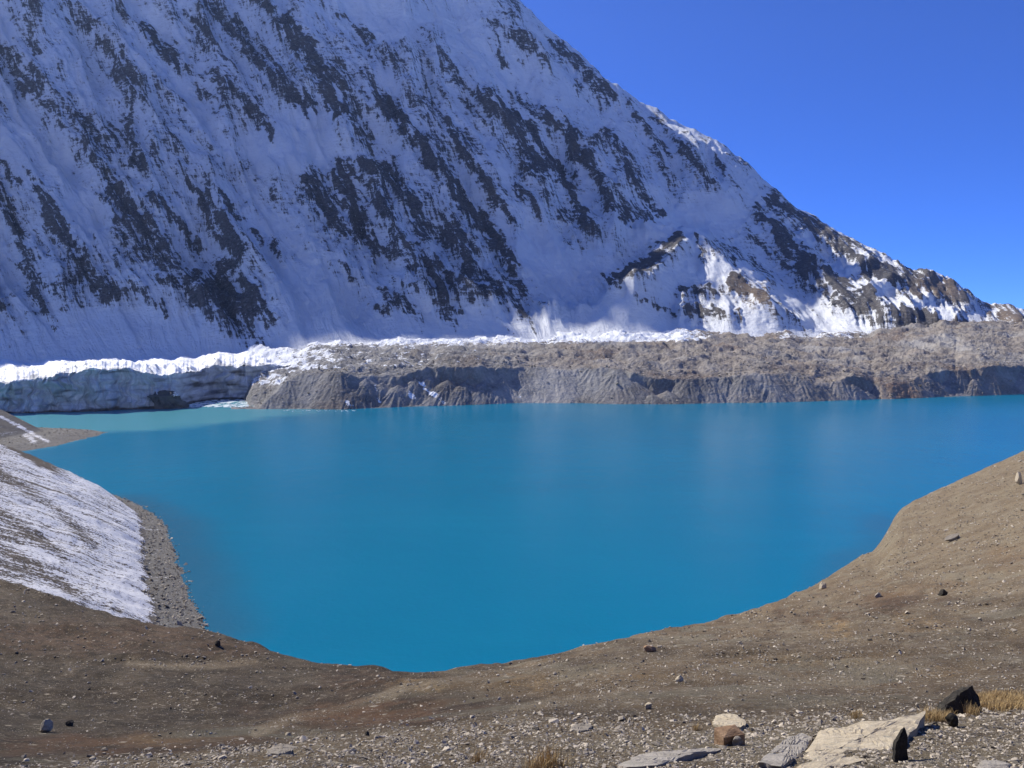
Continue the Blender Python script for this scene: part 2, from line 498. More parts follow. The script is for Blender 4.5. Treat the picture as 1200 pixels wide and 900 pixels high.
CONES = [(318, 1.28, 36), (335, 1.28, 36), (352, 1.34, 35), (372, 1.28, 36), (398, 1.22, 38), (413, 0.55, 36), (428, 0.92, 38), (446, 0.75, 38), (466, 0.7, 37), (486, 0.78, 38), (503, 0.8, 36), (526, 0.66, 36),
         (545, 0.58, 35), (570, 0.62, 35), (588, 0.72, 36), (606, 0.98, 36), (628, 1.28, 34), (652, 1.22, 34), (676, 1.28, 33), (702, 1.28, 34), (722, 0.98, 35), (742, 0.5, 35), (764, 0.34, 34), (782, 0.5, 35),
         (806, 1.28, 35), (826, 1.22, 33), (850, 1.28, 34), (872, 1.03, 36), (892, 1.34, 34), (912, 1.28, 33), (934, 1.28, 34), (956, 1.28, 32), (982, 1.28, 36), (1000, 0.6, 35), (1018, 0.4, 35),
         (1040, 1.28, 32), (1062, 1.41, 31), (1084, 1.03, 34), (1102, 0.55, 35), (1124, 1.22, 37), (1142, 0.6, 36), (1160, 0.98, 37), (1178, 0.6, 35), (1198, 0.98, 36), (1220, 0.6, 36), (1250, 1.03, 35), (1300, 1.03, 34)]


def build_moraine():
    pxs = np.concatenate([np.linspace(270, 1215, 820), np.linspace(1217, 1650, 60)])
    tx = slopes(pxs, 440)[0]
    pxw = pxs + 7 * noise(pxs / 23, pxs * 0, 61) + 2.5 * noise(pxs / 7, pxs * 0, 59)
    Ys = shore_depth(pxs)
    top = np.array([(270, 485), (290, 482), (296, 478), (315, 461), (335, 445), (352, 437), (375, 438), (400, 434), (430, 441), (470, 441), (500, 432), (560, 431), (620, 430), (660, 432), (710, 434),
                    (745, 438), (800, 445), (840, 441), (870, 438), (925, 436), (955, 448), (980, 443), (1000, 440), (1025, 453), (1045, 447), (1080, 440), (1120, 434), (1200, 429), (1650, 420)])
    pt = np.interp(pxs, top[:, 0], top[:, 1]) + 4.5 * noise(pxs / 50, pxs * 0, 60) + 2.0 * noise(pxs / 14, pxs * 0, 62) + 0.9 * noise(pxs / 5, pxs * 0, 63)
    Hs = np.maximum(CAM_H + slopes(0, pt)[1] * (Ys + 62), 0.5)
    kk = np.exp(-0.5 * (np.arange(-60, 61) / 25.0) ** 2)
    Hp = np.convolve(np.pad(Hs, 60, mode='edge'), kk / kk.sum(), 'valid')
    off = np.concatenate([np.linspace(-30, 110, 105, endpoint=False), 110 + 790 * np.linspace(0, 1, 105) ** 1.25])
    OFF = np.broadcast_to(off[:, None], (len(off), len(pxs)))
    PX = np.broadcast_to(pxs, OFF.shape)
    Y = Ys + OFF
    X = tx * Y
    rill = fbm(X / 9, Y / 9, 3, 68)
    edge = 22 * noise(PX / 80, PX * 0, 64) + 11 * noise(PX / 34, PX * 0, 65) + 4 * noise(PX / 13, PX * 0, 66)
    o = OFF + 1.6 * rill
    # steep broken headwall with debris cones leaning against it
    ha = np.interp(pxw, [300, 395, 405, 450, 470, 482, 505, 520, 545, 560, 580, 594, 616, 730, 738, 800, 808, 855, 862, 869, 985, 992, 1025, 1032, 1085, 1092, 1112, 1118, 1130, 1145, 1160, 1185, 1200, 1650],
                   [32, 36, 54, 40, 50, 60, 46, 62, 54, 62, 44, 56, 32, 32, 62, 58, 33, 33, 58, 33, 32, 62, 58, 31, 32, 60, 56, 33, 58, 35, 58, 42, 58, 45])
    tl = np.tan(np.radians(ha))
    wf = (ha - 31) / 31 * 34 + 2 + edge * 0.8
    scarp = np.maximum(np.minimum(o * 0.30, 9) - 1.0 + 1.5 * rill * sstep(0, 12, o), 3 + (o - wf) * tl + (0.8 + 3.2 * sstep(36, 56, ha)) * ridged(PX / 8 + 0.6 * noise(PX / 12, o / 9, 73), o / 60, 2, 69))
    for cp, hf, sl in CONES:
        ya = float(shore_depth(cp))
        h = hf * float(np.interp(cp, pxs, Hs))
        oa = h / math.tan(math.radians(sl))
        xa = float(slopes(cp, 440)[0]) * (ya + oa)
        eo = 0.7 * (22 * float(noise(cp / 80, 0.0, 64)) + 11 * float(noise(cp / 34, 0.0, 65)))
        dx, do = X - xa, OFF - oa - eo
        r = np.hypot(dx * 0.82, do)
        th = np.arctan2(dx, -do)
        cone = h + 1.5 - r * math.tan(math.radians(sl)) + 2.4 * ridged(th * 6 + cp, r / 45, 3, 71) * sstep(2, 20, r) + 0.3 * rill
        scarp = np.maximum(scarp, cone)
    w2 = np.clip(wf + Hs / tl - 4, 10, 95)
    Yb = np.interp(PX, [270, 330, 450, 600, 700, 820, 950, 1100, 1200, 1650], [1750, 1760, 1790, 1860, 1960, 2060, 2160, 2260, 2360, 2360])
    pb = np.interp(PX, [270, 330, 450, 600, 700, 820, 950, 1100, 1200, 1650], [412, 408, 405, 399, 393, 392, 396, 384, 377, 379])
    pb = pb + 4.5 * noise(PX / 55, PX * 0, 77) + 2 * noise(PX / 18, PX * 0, 78)
    Zb = CAM_H + slopes(0, pb)[1] * Yb
    v = np.clip((OFF - w2) / np.maximum(Yb - Ys - w2, 50), 0, 1.4)
    mound = 18 * ridged(X / 120, Y / 120, 5, 70, .58) * sstep(0.0, 0.16, v) + 3.2 * fbm(X / 28, Y / 28, 4, 74) * sstep(0, .06, v) + 1.0 * fbm(X / 7, Y / 7, 2, 79)
    Hq = Hs + (Hp - Hs) * sstep(0, 0.12, v)
    Hq = Hq - 20 * sstep(345, 290, PX + 9 * noise(PX / 14, OFF / 40, 72)) * sstep(0.0, 0.1, v)
    plat = Hq + (Zb - Hq) * v ** 0.9 + mound - 3 * sstep(0.03, 0.25, v) - 30 * sstep(1.0, 1.3, v) - 60 * sstep(296, 272, PX) * sstep(0.0, 0.15, v)
    Z = np.minimum(scarp, plat)
    k = 2.0
    Z = np.where(np.abs(scarp - plat) < k, Z - (k - np.abs(scarp - plat)) ** 2 / (4 * k), Z)
    onscarp = (scarp < plat + 1)
    Z += 0.8 * fbm(X / 12, Z / 8, 3, 80) * sstep(0, 10, OFF) * np.where(onscarp, 0.35, 1.0)
    onscarp = (scarp < plat + 1)
    px, py = project(X, Y, Z)
    snow = 0.18 + 0.45 * sstep(430, 300, px) * (py < 452) + 0.25 * sstep(640, 470, px) * (py < 432) + 0.55 * sstep(406, 395, py) * sstep(860, 780, px) + 0.4 * sstep(402, 393, py) * sstep(900, 920, px) * sstep(1040, 990, px) - 0.3 * onscarp \
        + 0.22 * sstep(408, 400, py) * sstep(1000, 700, px)
    snow -= 0.35 * sstep(640, 760, px) * sstep(398, 404, py)
    # snow lying in two gullies of the bank
    for pts, wd in [([(489, 442), (502, 457), (520, 472)], 3.5), ([(440, 452), (446, 470)], 3), ([(600, 452), (610, 465)], 2.5), ([(405, 470), (412, 477)], 3.5), ([(476, 456), (488, 470)], 3)]:
        snow = np.maximum(snow, 0.58 * sstep(1.8, 0.3, seg_dist(px + 2 * noise(px / 6, py / 6, 86), py, pts) / wd))
    tone = np.clip(sstep(440, 760, px) * (~onscarp) * 0.50 + 0.3 * fbm(X / 90, Y / 60, 3, 85) + (onscarp) * (0.9 * sstep(1020, 1045, px) * sstep(1092, 1070, px) + 0.25 * sstep(780, 950, px)), 0, 1)
    ob = grid_mesh('moraine', X, Y, Z, moraine_material(), {'snow': snow, 'tone': tone, 'scree': gblur(onscarp * 1.0, 1.2, 1.2)})
    return structure(ob)


MORAINE = build_moraine()

# ------------------------------------------------------------------ glacier with its ice cliff
def glacier_material():
    t = NT('glacier_ice')
    snow, uv = t.attr('snow'), t.attr('face', True)
    grooves = t.noise(1.0, 7, 0.65, t.scale(uv, (0.16, 0.02, 0)), 0.5)
    bands = t.noise(1.0, 6, 0.65, t.scale(uv, (0.012, 0.22, 0)), 1.2)
    spots = t.noise(0.08, 8, 0.7)
    ice = t.mix(t.ramp(grooves, 0.35, 0.68), (0.36, 0.40, 0.44), (0.62, 0.66, 0.70))
    ice = t.mix(t.ramp(bands, 0.45, 0.75), ice, (0.36, 0.38, 0.41))
    ice = t.mix(t.ramp(spots, 0.58, 0.75), ice, (0.62, 0.67, 0.72))
    ice = t.mix(t.ramp(t.attr('dirt'), 0.35, 0.75), ice, t.mix(t.ramp(spots, 0.3, 0.7), (0.05, 0.052, 0.058), (0.13, 0.125, 0.12)))
    sm = t.math('MULTIPLY_ADD', t.math('SUBTRACT', t.noise(0.05, 6, 0.7), 0.5), 1.2, snow)
    col = t.mix(t.ramp(sm, 0.45, 0.6), ice, SNOW)
    h = t.math('ADD', grooves, t.math('MULTIPLY', spots, 0.8))
    return t.out(col, 0.6, t.bump(h, 0.7, 4.0))


M_ICE = glacier_material()


def build_glacier():
    pxs = np.concatenate([np.linspace(-420, -24, 60), np.linspace(-20, 350, 420)])
    tx = slopes(pxs, 450)[0]
    yc_t = np.array([(-420, 1075), (0, 1110), (110, 1150), (160, 1185), (205, 1215), (226, 1310), (250, 1375), (290, 1385), (320, 1395), (350, 1410)])
    Yc = np.interp(pxs, yc_t[:, 0], yc_t[:, 1]) + 7 * noise(pxs / 22, pxs * 0, 90) + 3.5 * noise(pxs / 7, pxs * 0, 91)
    tp = np.array([(-420, 450), (-30, 448), (0, 447), (40, 444), (80, 438), (110, 432), (145, 431), (160, 435), (190, 439), (215, 438), (240, 433), (270, 429), (300, 429), (350, 429)])
    pt = np.interp(pxs, tp[:, 0], tp[:, 1]) + 3.5 * noise(pxs / 30, pxs * 0, 89) + 2.0 * noise(pxs / 9, pxs * 0, 92) + 1.6 * ridged(pxs / 4.5, pxs * 0, 2, 93) - 1.0
    Zt = CAM_H + slopes(0, pt)[1] * Yc
    nf, nb = 46, 120
    f = np.linspace(-0.06, 1, nf)
    b = np.linspace(0, 1, nb + 1)[1:] ** 1.6 * 900
    PX = np.broadcast_to(pxs, (nf, len(pxs)))
    Zf = f[:, None] * Zt
    s = pxs * 1.22
    PX = PX + 7 * noise(PX / 22, Zf / 16, 94) + 3 * noise(PX / 7, Zf / 7, 96)
    groove = 7.5 * ridged(PX / 15, Zf / 60, 3, 95) + 3.2 * fbm(PX / 5, Zf / 11, 3, 98) + 10 * noise(PX / 33, Zf / 34, 99)
    lean = (1 - f[:, None]) * np.interp(pxs, [0, 150, 200, 350], [-4, -7, -10, -14])
    Yf = Yc + groove + lean
    Yk = Yc + groove[-1] + b[:, None]
    v = b[:, None] / 900
    Yb = np.interp(pxs, [-420, 0, 200, 330, 450], [1900, 1850, 1800, 1750, 1780])
    Zb = CAM_H + slopes(0, np.interp(pxs, [-420, 0, 200, 330, 450], [423, 426, 422, 407, 401]) + 4.5 * noise(pxs / 40, pxs * 0, 87) + 2.0 * noise(pxs / 13, pxs * 0, 88))[1] * Yb
    q = np.clip((Yk - Yc) / (Yb - Yc), 0, 1.3)
    Zk = Zt + (Zb - Zt) * q ** 0.85 - 40 * sstep(1.0, 1.3, q)
    PK = np.broadcast_to(pxs, Yk.shape)
    Zk = Zk - 45 * sstep(296, 346, PK + 10 * noise(PK / 15, Yk / 50, 107)) * sstep(10, 90, b[:, None])
    Zk += sstep(0, 40, b[:, None]) * (13 * ridged(PK / 44, Yk / 150, 3, 101) + 3.5 * ridged(PK / 9, Yk / 26, 2, 104)) * (1 - 0.4 * q) - 3 * sstep(0, 40, b[:, None])
    Y = np.concatenate([Yf, Yk])
    Z = np.concatenate([Zf, Zk])
    X = tx * Y
    snow = np.concatenate([np.where(f[:, None] > 0.93, 0.45, -0.3 + 0.3 * f[:, None]) + 0 * Yf, np.interp(b, [0, 25, 200], [0.45, 0.85, 1.2])[:, None] + np.interp(b, [0, 160, 420], [0.75, 0.6, 0.0])[:, None] * fbm(PK / 16, Yk / 40, 3, 108)])
    PA = np.concatenate([PX, PK])
    dirt = np.concatenate([0.29 + 0.5 * sstep(0.12, 0.0, f[:, None]) + 0.35 * fbm(PX / 30, Zf / 9, 3, 106) + 0.15 * sstep(170, 230, PX), 0.45 + 0 * Yk])
    face = np.stack([PA * 1.3, Z + 0.4 * (Y - Yc), 0 * Z], -1)
    return structure(grid_mesh('glacier', X, Y, Z, M_ICE, {'snow': snow, 'face': face, 'dirt': dirt}))


build_glacier()

# ------------------------------------------------------------------ lake
def lake_material():
    t = NT('glacial_lake_water')
    milky, shoal = t.attr('milky'), t.attr('shoal')
    col = t.mix(t.ramp(t.noise(0.004, 4, 0.55), 0.3, 0.7), (0.003, 0.150, 0.265), (0.004, 0.165, 0.285))
    col = t.mix(t.math('MULTIPLY', t.ramp(t.noise(0.01, 6, 0.65, t.scale(t.co, (0.35, 1.6, 1)), 1.0), 0.45, 0.75), 0.35), col, (0.006, 0.19, 0.31))
    col = t.mix(milky, col, (0.08, 0.30, 0.36))
    col = t.mix(shoal, col, (0.03, 0.095, 0.15))
    w = t.noise(0.5, 4, 0.6, t.scale(t.co, (1, 1, 1)))
    w2 = t.noise(0.05, 6, 0.65, t.scale(t.co, (1, 0.6, 1)))
    nm = t.bump(t.math('ADD', w, t.math('MULTIPLY', w2, 3.0)), 0.5, 0.3)
    t.bsdf.inputs['IOR'].default_value = 1.33
    t.bsdf.inputs['Specular IOR Level'].default_value = 0.2
    return t.out(col, 0.22, nm)


def build_lake():
    pxs = np.linspace(-500, 1700, 170)
    ys = np.exp(np.linspace(math.log(60), math.log(2100), 120))
    tx = slopes(pxs, 500)[0]
    Y = np.broadcast_to(ys[:, None], (len(ys), len(pxs)))
    X = tx * Y
    Z = 0 * X
    px, py = project(X, Y, Z)
    d = fbm(X / 160, Y / 60, 3, 110)
    edge = np.interp(px, [0, 60, 120, 160, 230, 330, 420], [530, 522, 505, 503, 499, 487, 478])
    milky = sstep(5, -3, py - edge + 2.5 * d) * sstep(470, 250, px)
    left = seg_dist(X, Y, [(-108, 277), (-128, 314), (-156, 369), (-191, 438), (-246, 504)])
    right = seg_dist(X, Y, [(120, 300), (155, 362), (185, 392), (212, 449)])
    shoal = np.clip(0.6 * sstep(34, 3, left + 6 * d) + 0.4 * sstep(20, 2, right + 5 * d), 0, 1)
    ob = grid_mesh('lake', X, Y, Z, lake_material(), {'milky': milky, 'shoal': shoal})
    return structure(ob)


build_lake()

# ------------------------------------------------------------------ near hillside
COLS = {   # photograph column: (distance, photograph row) from the feet to behind the brow
    -300: [(1.2, 1500), (5, 905), (10, 890), (20, 840), (40, 790), (80, 745), (130, 700), (200, 650), (260, 640), (330, 680), (560, 760)],
    0: [(1.2, 1500), (5, 905), (9, 893), (14, 884), (20, 873), (28, 850), (40, 822), (60, 796), (76, 784), (80, 776), (110, 742), (150, 704), (180, 684), (215, 700), (260, 760), (560, 900)],
    150: [(1.2, 1500), (5, 905), (9, 890), (14, 876), (19, 870), (28, 848), (40, 822), (60, 797), (74, 784), (79, 776), (110, 752), (150, 733), (185, 752), (230, 830), (560, 1000)],
    230: [(1.2, 1500), (5, 905), (9, 886), (13, 873), (18, 868), (28, 846), (40, 824), (60, 800), (74, 784), (79, 777), (100, 760), (145, 743), (175, 765), (220, 840), (560, 1000)],
    300: [(1.2, 1500), (5, 905), (9, 883), (12.5, 868), (17, 866), (28, 848), (40, 830), (60, 806), (76, 788), (84, 778), (105, 767), (135, 760), (170, 790), (215, 860), (560, 1000)],
    345: [(1.2, 1500), (5, 905), (9, 881), (13, 864), (17, 864), (26, 850), (38, 834), (55, 812), (75, 790), (95, 778), (110, 778), (140, 800), (200, 870), (560, 1000)],
    410: [(1.2, 1500), (5, 904), (9, 877), (13.5, 857), (17, 862), (24, 855), (34, 838), (50, 814), (70, 792), (88, 779), (115, 795), (180, 860), (560, 1000)],
    480: [(1.2, 1500), (5, 903), (9, 872), (14, 846), (18, 848), (24, 842), (34, 826), (46, 810), (60, 798), (74, 789), (100, 805), (170, 870), (560, 1000)],
    540: [(1.2, 1500), (5, 902), (9, 868), (14, 838), (20, 836), (28, 826), (40, 810), (58, 795), (78, 786), (105, 800), (180, 870), (560, 1000)],
    600: [(1.2, 1500), (5, 901), (9, 864), (14, 832), (22, 824), (32, 812), (46, 798), (64, 787), (88, 779), (120, 795), (200, 865), (560, 1000)],
    700: [(1.2, 1500), (5, 900), (8, 868), (13, 836), (22, 814), (36, 796), (60, 776), (90, 763), (115, 758), (150, 775), (240, 850), (560, 1000)],
    780: [(1.2, 1500), (5, 899), (8, 866), (13, 836), (22, 810), (40, 785), (70, 764), (105, 750), (145, 744), (190, 760), (280, 830), (560, 950)],
    860: [(1.2, 1500), (5, 898), (8, 864), (13, 834), (24, 805), (45, 778), (80, 755), (130, 738), (190, 729), (240, 742), (330, 790), (560, 900)],
    950: [(1.2, 1500), (5, 897), (8, 862), (13, 832), (25, 802), (48, 772), (90, 742), (150, 718), (220, 699), (270, 690), (310, 696), (380, 740), (560, 850)],
    1000: [(1.2, 1500), (5, 897), (8, 861), (13, 831), (26, 798), (50, 766), (95, 732), (160, 702), (240, 678), (320, 661), (362, 660), (420, 690), (560, 800)],
    1035: [(1.2, 1500), (5, 896), (8, 860), (13, 830), (27, 795), (52, 760), (100, 722), (170, 688), (250, 660), (340, 634), (398, 629), (430, 634), (560, 740)],
    1060: [(1.2, 1500), (5, 896), (8, 860), (13, 829), (27, 793), (52, 757), (100, 716), (170, 678), (250, 647), (340, 615), (400, 601), (430, 595), (460, 600), (560, 700)],
    1110: [(1.2, 1500), (5, 896), (8, 859), (13, 827), (28, 789), (54, 750), (105, 704), (175, 660), (250, 623), (340, 584), (410, 567), (460, 585), (560, 680)],
    1200: [(1.2, 1500), (5, 895), (8, 858), (13, 824), (28, 781), (56, 737), (110, 685), (180, 632), (250, 590), (330, 548), (390, 527), (450, 545), (560, 620)],
    1500: [(1.2, 1500), (5, 893), (8, 855), (13, 818), (28, 765), (56, 710), (110, 640), (180, 570), (250, 515), (330, 465), (400, 440), (470, 450), (560, 480)],
}
BROW = np.array([(-300, 640), (0, 684), (60, 701), (120, 722), (175, 737), (230, 743), (300, 761), (340, 779), (380, 785), (440, 791), (480, 800), (520, 797), (600, 786), (700, 762), (780, 744),
                 (860, 729), (900, 715), (950, 690), (1000, 659), (1030, 640), (1045, 608), (1060, 592), (1100, 572), (1150, 550), (1200, 527), (1500, 440)], float)
GN0, GN1 = 430, 770
G_U = np.linspace(math.log(1.6), math.log(540), GN0)
G_PX = np.concatenate([np.linspace(-2600, -300, 14, endpoint=False), np.linspace(-300, -12, 36, endpoint=False), np.linspace(-12, 1212, GN1 - 100), np.linspace(1212, 1500, 37)[1:], np.linspace(1500, 3800, 15)[1:]])
G_TX = slopes(G_PX, 700)[0]


def ground_heights():
    cp = np.array(sorted(COLS))
    cols = []
    for c in cp:
        a = np.array(COLS[c], float)
        cols.append(np.interp(G_U, np.log(a[:, 0]), a[:, 1]))
    cols = np.array(cols)                       # column, row
    P = np.stack([np.interp(G_PX, cp, cols[:, r]) for r in range(GN0)])
    P = gblur(P, 6, 20)
    D = np.exp(G_U)[:, None] * np.ones_like(P)
    for it in range(3):
        vis = D > 40
        cur = np.where(vis, P, 1e9).min(0)
        dlt = np.interp(G_PX, BROW[:, 0], BROW[:, 1]) - cur
        dlt = np.convolve(np.pad(dlt, 6, mode='edge'), np.ones(13) / 13, 'valid')
        db = D[np.where(vis, P, 1e9).argmin(0), np.arange(P.shape[1])]
        P = P + dlt * sstep(0.45, 0.9, D / db)
    Z = CAM_H + slopes(0, P)[1] * D
    return Z, D


def build_ground():
    Z, D = ground_heights()
    X = G_TX * D
    # relief that grows with distance
    far = np.clip(D, 3, 200)
    Z = Z + 0.010 * far ** 0.9 * fbm(X / (6 + 0 * X), D / 6, 2, 120) * sstep(3, 10, D) * sstep(420, 60, D) * 0.6
    Z += 0.065 * fbm(X / 1.1, D / 1.1, 4, 123) * sstep(60, 10, D)
    Z += 1.05 * ridged(X / 34 + 0.3 * fbm(X / 20, D / 20, 2, 135), D / 8, 3, 136) * sstep(14, 45, D) * sstep(400, 150, D)
    gl = 77 + 3.0 * noise(X / 14, X * 0, 138) + 0.4 * noise(X / 5, X * 0, 139)      # small eroded gully on the left
    gm = 0.55 * sstep(-14, -26, X - 1.2) * (0.6 + 0.5 * noise(X / 9, X * 0, 137))
    Z -= gm * 1.1 * sstep(gl + 1.2, gl - 0.8, D) * sstep(gl - 9, gl - 1.5, D)
    Z += gm * 0.6 * sstep(gl - 0.8, gl + 1.4, D) * sstep(gl + 14, gl + 2, D)
    Z += 0.30 * fbm(X / 9, D / 9, 5, 126) * sstep(8, 40, D)
    Z += 0.22 * fbm(X / 2.6, D / 2.6, 3, 133) * sstep(60, 150, D)
    Z += 0.9 * fbm(X / 40, D / 40, 3, 130) * sstep(60, 160, D)
    return X, D, Z


G_X, G_Y, G_Z = build_ground()


def ground_z(x, y):
    x, y = np.asarray(x, float), np.asarray(y, float)
    fu = np.clip((np.log(y) - G_U[0]) / (G_U[1] - G_U[0]), 0, GN0 - 1.001)
    fx = np.interp(x / y, G_TX, np.arange(GN1))
    fx = np.clip(fx, 0, GN1 - 1.001)
    i, j = fu.astype(int), fx.astype(int)
    a, b = fu - i, fx - j
    return (G_Z[i, j] * (1 - a) * (1 - b) + G_Z[i + 1, j] * a * (1 - b) + G_Z[i, j + 1] * (1 - a) * b + G_Z[i + 1, j + 1] * a * b)


def ground_material():
    t = NT('stony_alpine_ground')
    pale, gold, sc, peat = t.attr('pale'), t.attr('gold'), t.attr('rust'), t.attr('peat')
    big = t.noise(0.05, 6, 0.6)
    mid = t.noise(0.7, 7, 0.68)
    fine = t.noise(6.0, 6, 0.7)
    cells = t.voronoi(16.0, out='Color')
    cd = t.voronoi(16.0)
    cells2 = t.voronoi(3.2, out='Color')
    cd2 = t.voronoi(3.2)
    soil = t.mix(t.ramp(mid, 0.32, 0.68), (0.046, 0.035, 0.024), (0.112, 0.084, 0.056))
    soil = t.mix(t.ramp(big, 0.4, 0.68), soil, (0.155, 0.107, 0.060))
    pat = t.noise(0.14, 7, 0.66)
    soil = t.mix(t.ramp(pat, 0.50, 0.60), soil, (0.150, 0.135, 0.095))
    soil = t.mix(t.ramp(pat, 0.46, 0.36), soil, (0.060, 0.048, 0.034))
    soil = t.mix(peat, soil, t.mix(t.ramp(mid, 0.35, 0.65), (0.034, 0.027, 0.018), (0.080, 0.061, 0.041)))
    soil = t.mix(t.math('MULTIPLY', sc, t.ramp(mid, 0.3, 0.6)), soil, (0.135, 0.078, 0.042))
    soil = t.mix(t.math('MULTIPLY', gold, t.ramp(t.math('ADD', t.math('MULTIPLY', fine, 0.5), t.math('MULTIPLY', mid, 0.5)), 0.44, 0.60)), soil, (0.34, 0.23, 0.105))
    stone = t.mix(t.ramp(fine, 0.3, 0.7), (0.22, 0.19, 0.14), (0.52, 0.45, 0.33))
    thr = t.math('MULTIPLY_ADD', pale, -0.55, 0.92)
    sepc = t.n.new('ShaderNodeSeparateColor')
    t.l.new(cells, sepc.inputs[0])
    sm = t.math('MULTIPLY', t.ramp(t.math('SUBTRACT', sepc.outputs[0], thr), 0.0, 0.03), t.ramp(cd, 0.55, 0.35))
    sep2 = t.n.new('ShaderNodeSeparateColor')
    t.l.new(cells2, sep2.inputs[0])
    sm2 = t.math('MULTIPLY', t.ramp(t.math('SUBTRACT', sep2.outputs[0], t.math('MULTIPLY_ADD', pale, -0.35, 0.92)), 0.0, 0.03), t.ramp(cd2, 0.4, 0.22))
    col = t.mix(t.math('MULTIPLY', pale, 0.80), soil, t.mix(t.ramp(pat, 0.38, 0.6), (0.25, 0.185, 0.105), (0.33, 0.265, 0.165)))
    col = t.mix(sm, col, stone)
    col = t.mix(sm2, col, stone)
    sep3 = t.n.new('ShaderNodeSeparateColor')
    t.l.new(t.voronoi(0.8, out='Color'), sep3.inputs[0])
    sm3 = t.math('MULTIPLY', t.ramp(t.math('SUBTRACT', sep3.outputs[0], t.math('MULTIPLY_ADD', pale, -0.35, 0.86)), 0.0, 0.03), t.ramp(t.voronoi(0.8), 0.17, 0.10))
    col = t.mix(sm3, col, stone)
    dk = t.ramp(t.noise(2.2, 6, 0.75), 0.44, 0.30)
    col = t.mix(t.math('MULTIPLY', dk, 0.75), col, (0.038, 0.032, 0.024))
    spk = t.noise(1.7, 9, 0.86)
    col = t.mix(t.math('MULTIPLY', t.ramp(spk, 0.54, 0.62), 0.45), col, stone)
    col = t.mix(t.math('MULTIPLY', t.ramp(spk, 0.46, 0.38), 0.42), col, (0.034, 0.027, 0.018))  # dark speckle paints small shadows of the rough ground into the colour
    mid = t.math('ADD', mid, t.math('MULTIPLY', spk, 1.2))
    h = t.math('ADD', t.math('MULTIPLY', fine, 0.5), t.math('ADD', mid, t.math('MULTIPLY', sm, 0.5)))
    return t.out(col, 0.95, t.bump(h, 1.0, 0.18))


def ground_attrs():
    px, py = project(G_X, G_Y, G_Z)
    n = fbm(px / 60, py / 22, 4, 140)
    terr = np.interp(px, [0, 150, 300, 400, 480, 600, 700, 900, 1200], [898, 884, 868, 857, 846, 832, 838, 832, 815])
    pale = 0.85 * sstep(-8, 14, py - terr + 5 * n)
    pale = np.maximum(pale, sstep(700, 1000, px) * sstep(740, 640, py - 6 * n) * 0.95)
    pale = np.maximum(pale, 0.55 * sstep(0.1, 0.6, n) * sstep(300, 700, px))
    path = seg_dist(px, py, [(300, 858), (340, 842), (400, 832), (440, 822), (480, 802)])
    pale = np.maximum(pale, 0.8 * sstep(9, 3, path + 2 * n))
    for pts, wd, st in [([(600, 834), (720, 809), (800, 795), (900, 771), (985, 754), (1060, 745)], 4, .75), ([(700, 822), (790, 806), (870, 790)], 3, .5), ([(860, 765), (930, 752), (975, 735)], 5, .6),
                        ([(480, 802), (540, 796), (610, 786)], 4, .5), ([(150, 778), (230, 781), (300, 776)], 3, .6), ([(1090, 697), (1140, 692), (1210, 690)], 6, .95), ([(925, 722), (960, 706), (1010, 690)], 8, .8)]:
        pale = np.maximum(pale, st * sstep(2.0, 0.5, (seg_dist(px, py, pts) + 2.5 * n) / wd))
    pale = np.maximum(pale, 0.03 + 0.14 * sstep(-0.2, 0.5, n) + sstep(480, 720, px) * (0.25 + 0.2 * sstep(-0.4, 0.4, n)))
    gold = np.zeros_like(px)
    for cx, cy, rx, ry, s in [(1170, 826, 60, 14, 1.), (1095, 838, 24, 6, .9), (490, 803, 40, 9, .8), (975, 738, 30, 14, 1.), (620, 800, 50, 12, .7), (1080, 730, 50, 10, .7), (990, 772, 80, 8, .6), (1100, 786, 60, 8, .6), (720, 790, 60, 8, .5),
                              (880, 780, 60, 7, .35), (1180, 645, 30, 12, .35), (190, 868, 70, 9, .35), (1010, 690, 60, 10, .3)]:
        gold = np.maximum(gold, s * sstep(1.3, 0.4, np.hypot((px - cx) / rx, (py - cy) / ry) + 0.4 * n))
    rust = np.zeros_like(px)
    for cx, cy, rx, ry, s in [(440, 838, 120, 16, 1.), (120, 872, 160, 12, .9), (100, 745, 140, 22, .5), (260, 760, 90, 10, .4), (420, 800, 60, 12, .5), (1050, 700, 90, 18, .5), (960, 720, 60, 10, .5), (1180, 650, 40, 14, .7)]:
        rust = np.maximum(rust, s * sstep(1.4, 0.4, np.hypot((px - cx) / rx, (py - cy) / ry) + 0.4 * n))
    return {'pale': np.clip(pale - 0.6 * rust, 0, 1), 'gold': gold, 'rust': rust, 'peat': 0.95 * sstep(640, 400, px) * sstep(-10, -30, py - terr)}


structure(grid_mesh('ground', G_X, G_Y, G_Z, ground_material(), ground_attrs()))

# ------------------------------------------------------------------ snowy slope on the left shore
LSHORE = [(-40, 140), (-80, 225), (-108, 277), (-128, 314), (-156, 369), (-174, 404), (-191, 438), (-220, 478), (-250, 512), (-300, 556), (-380, 612), (-520, 660), (-700, 690)]


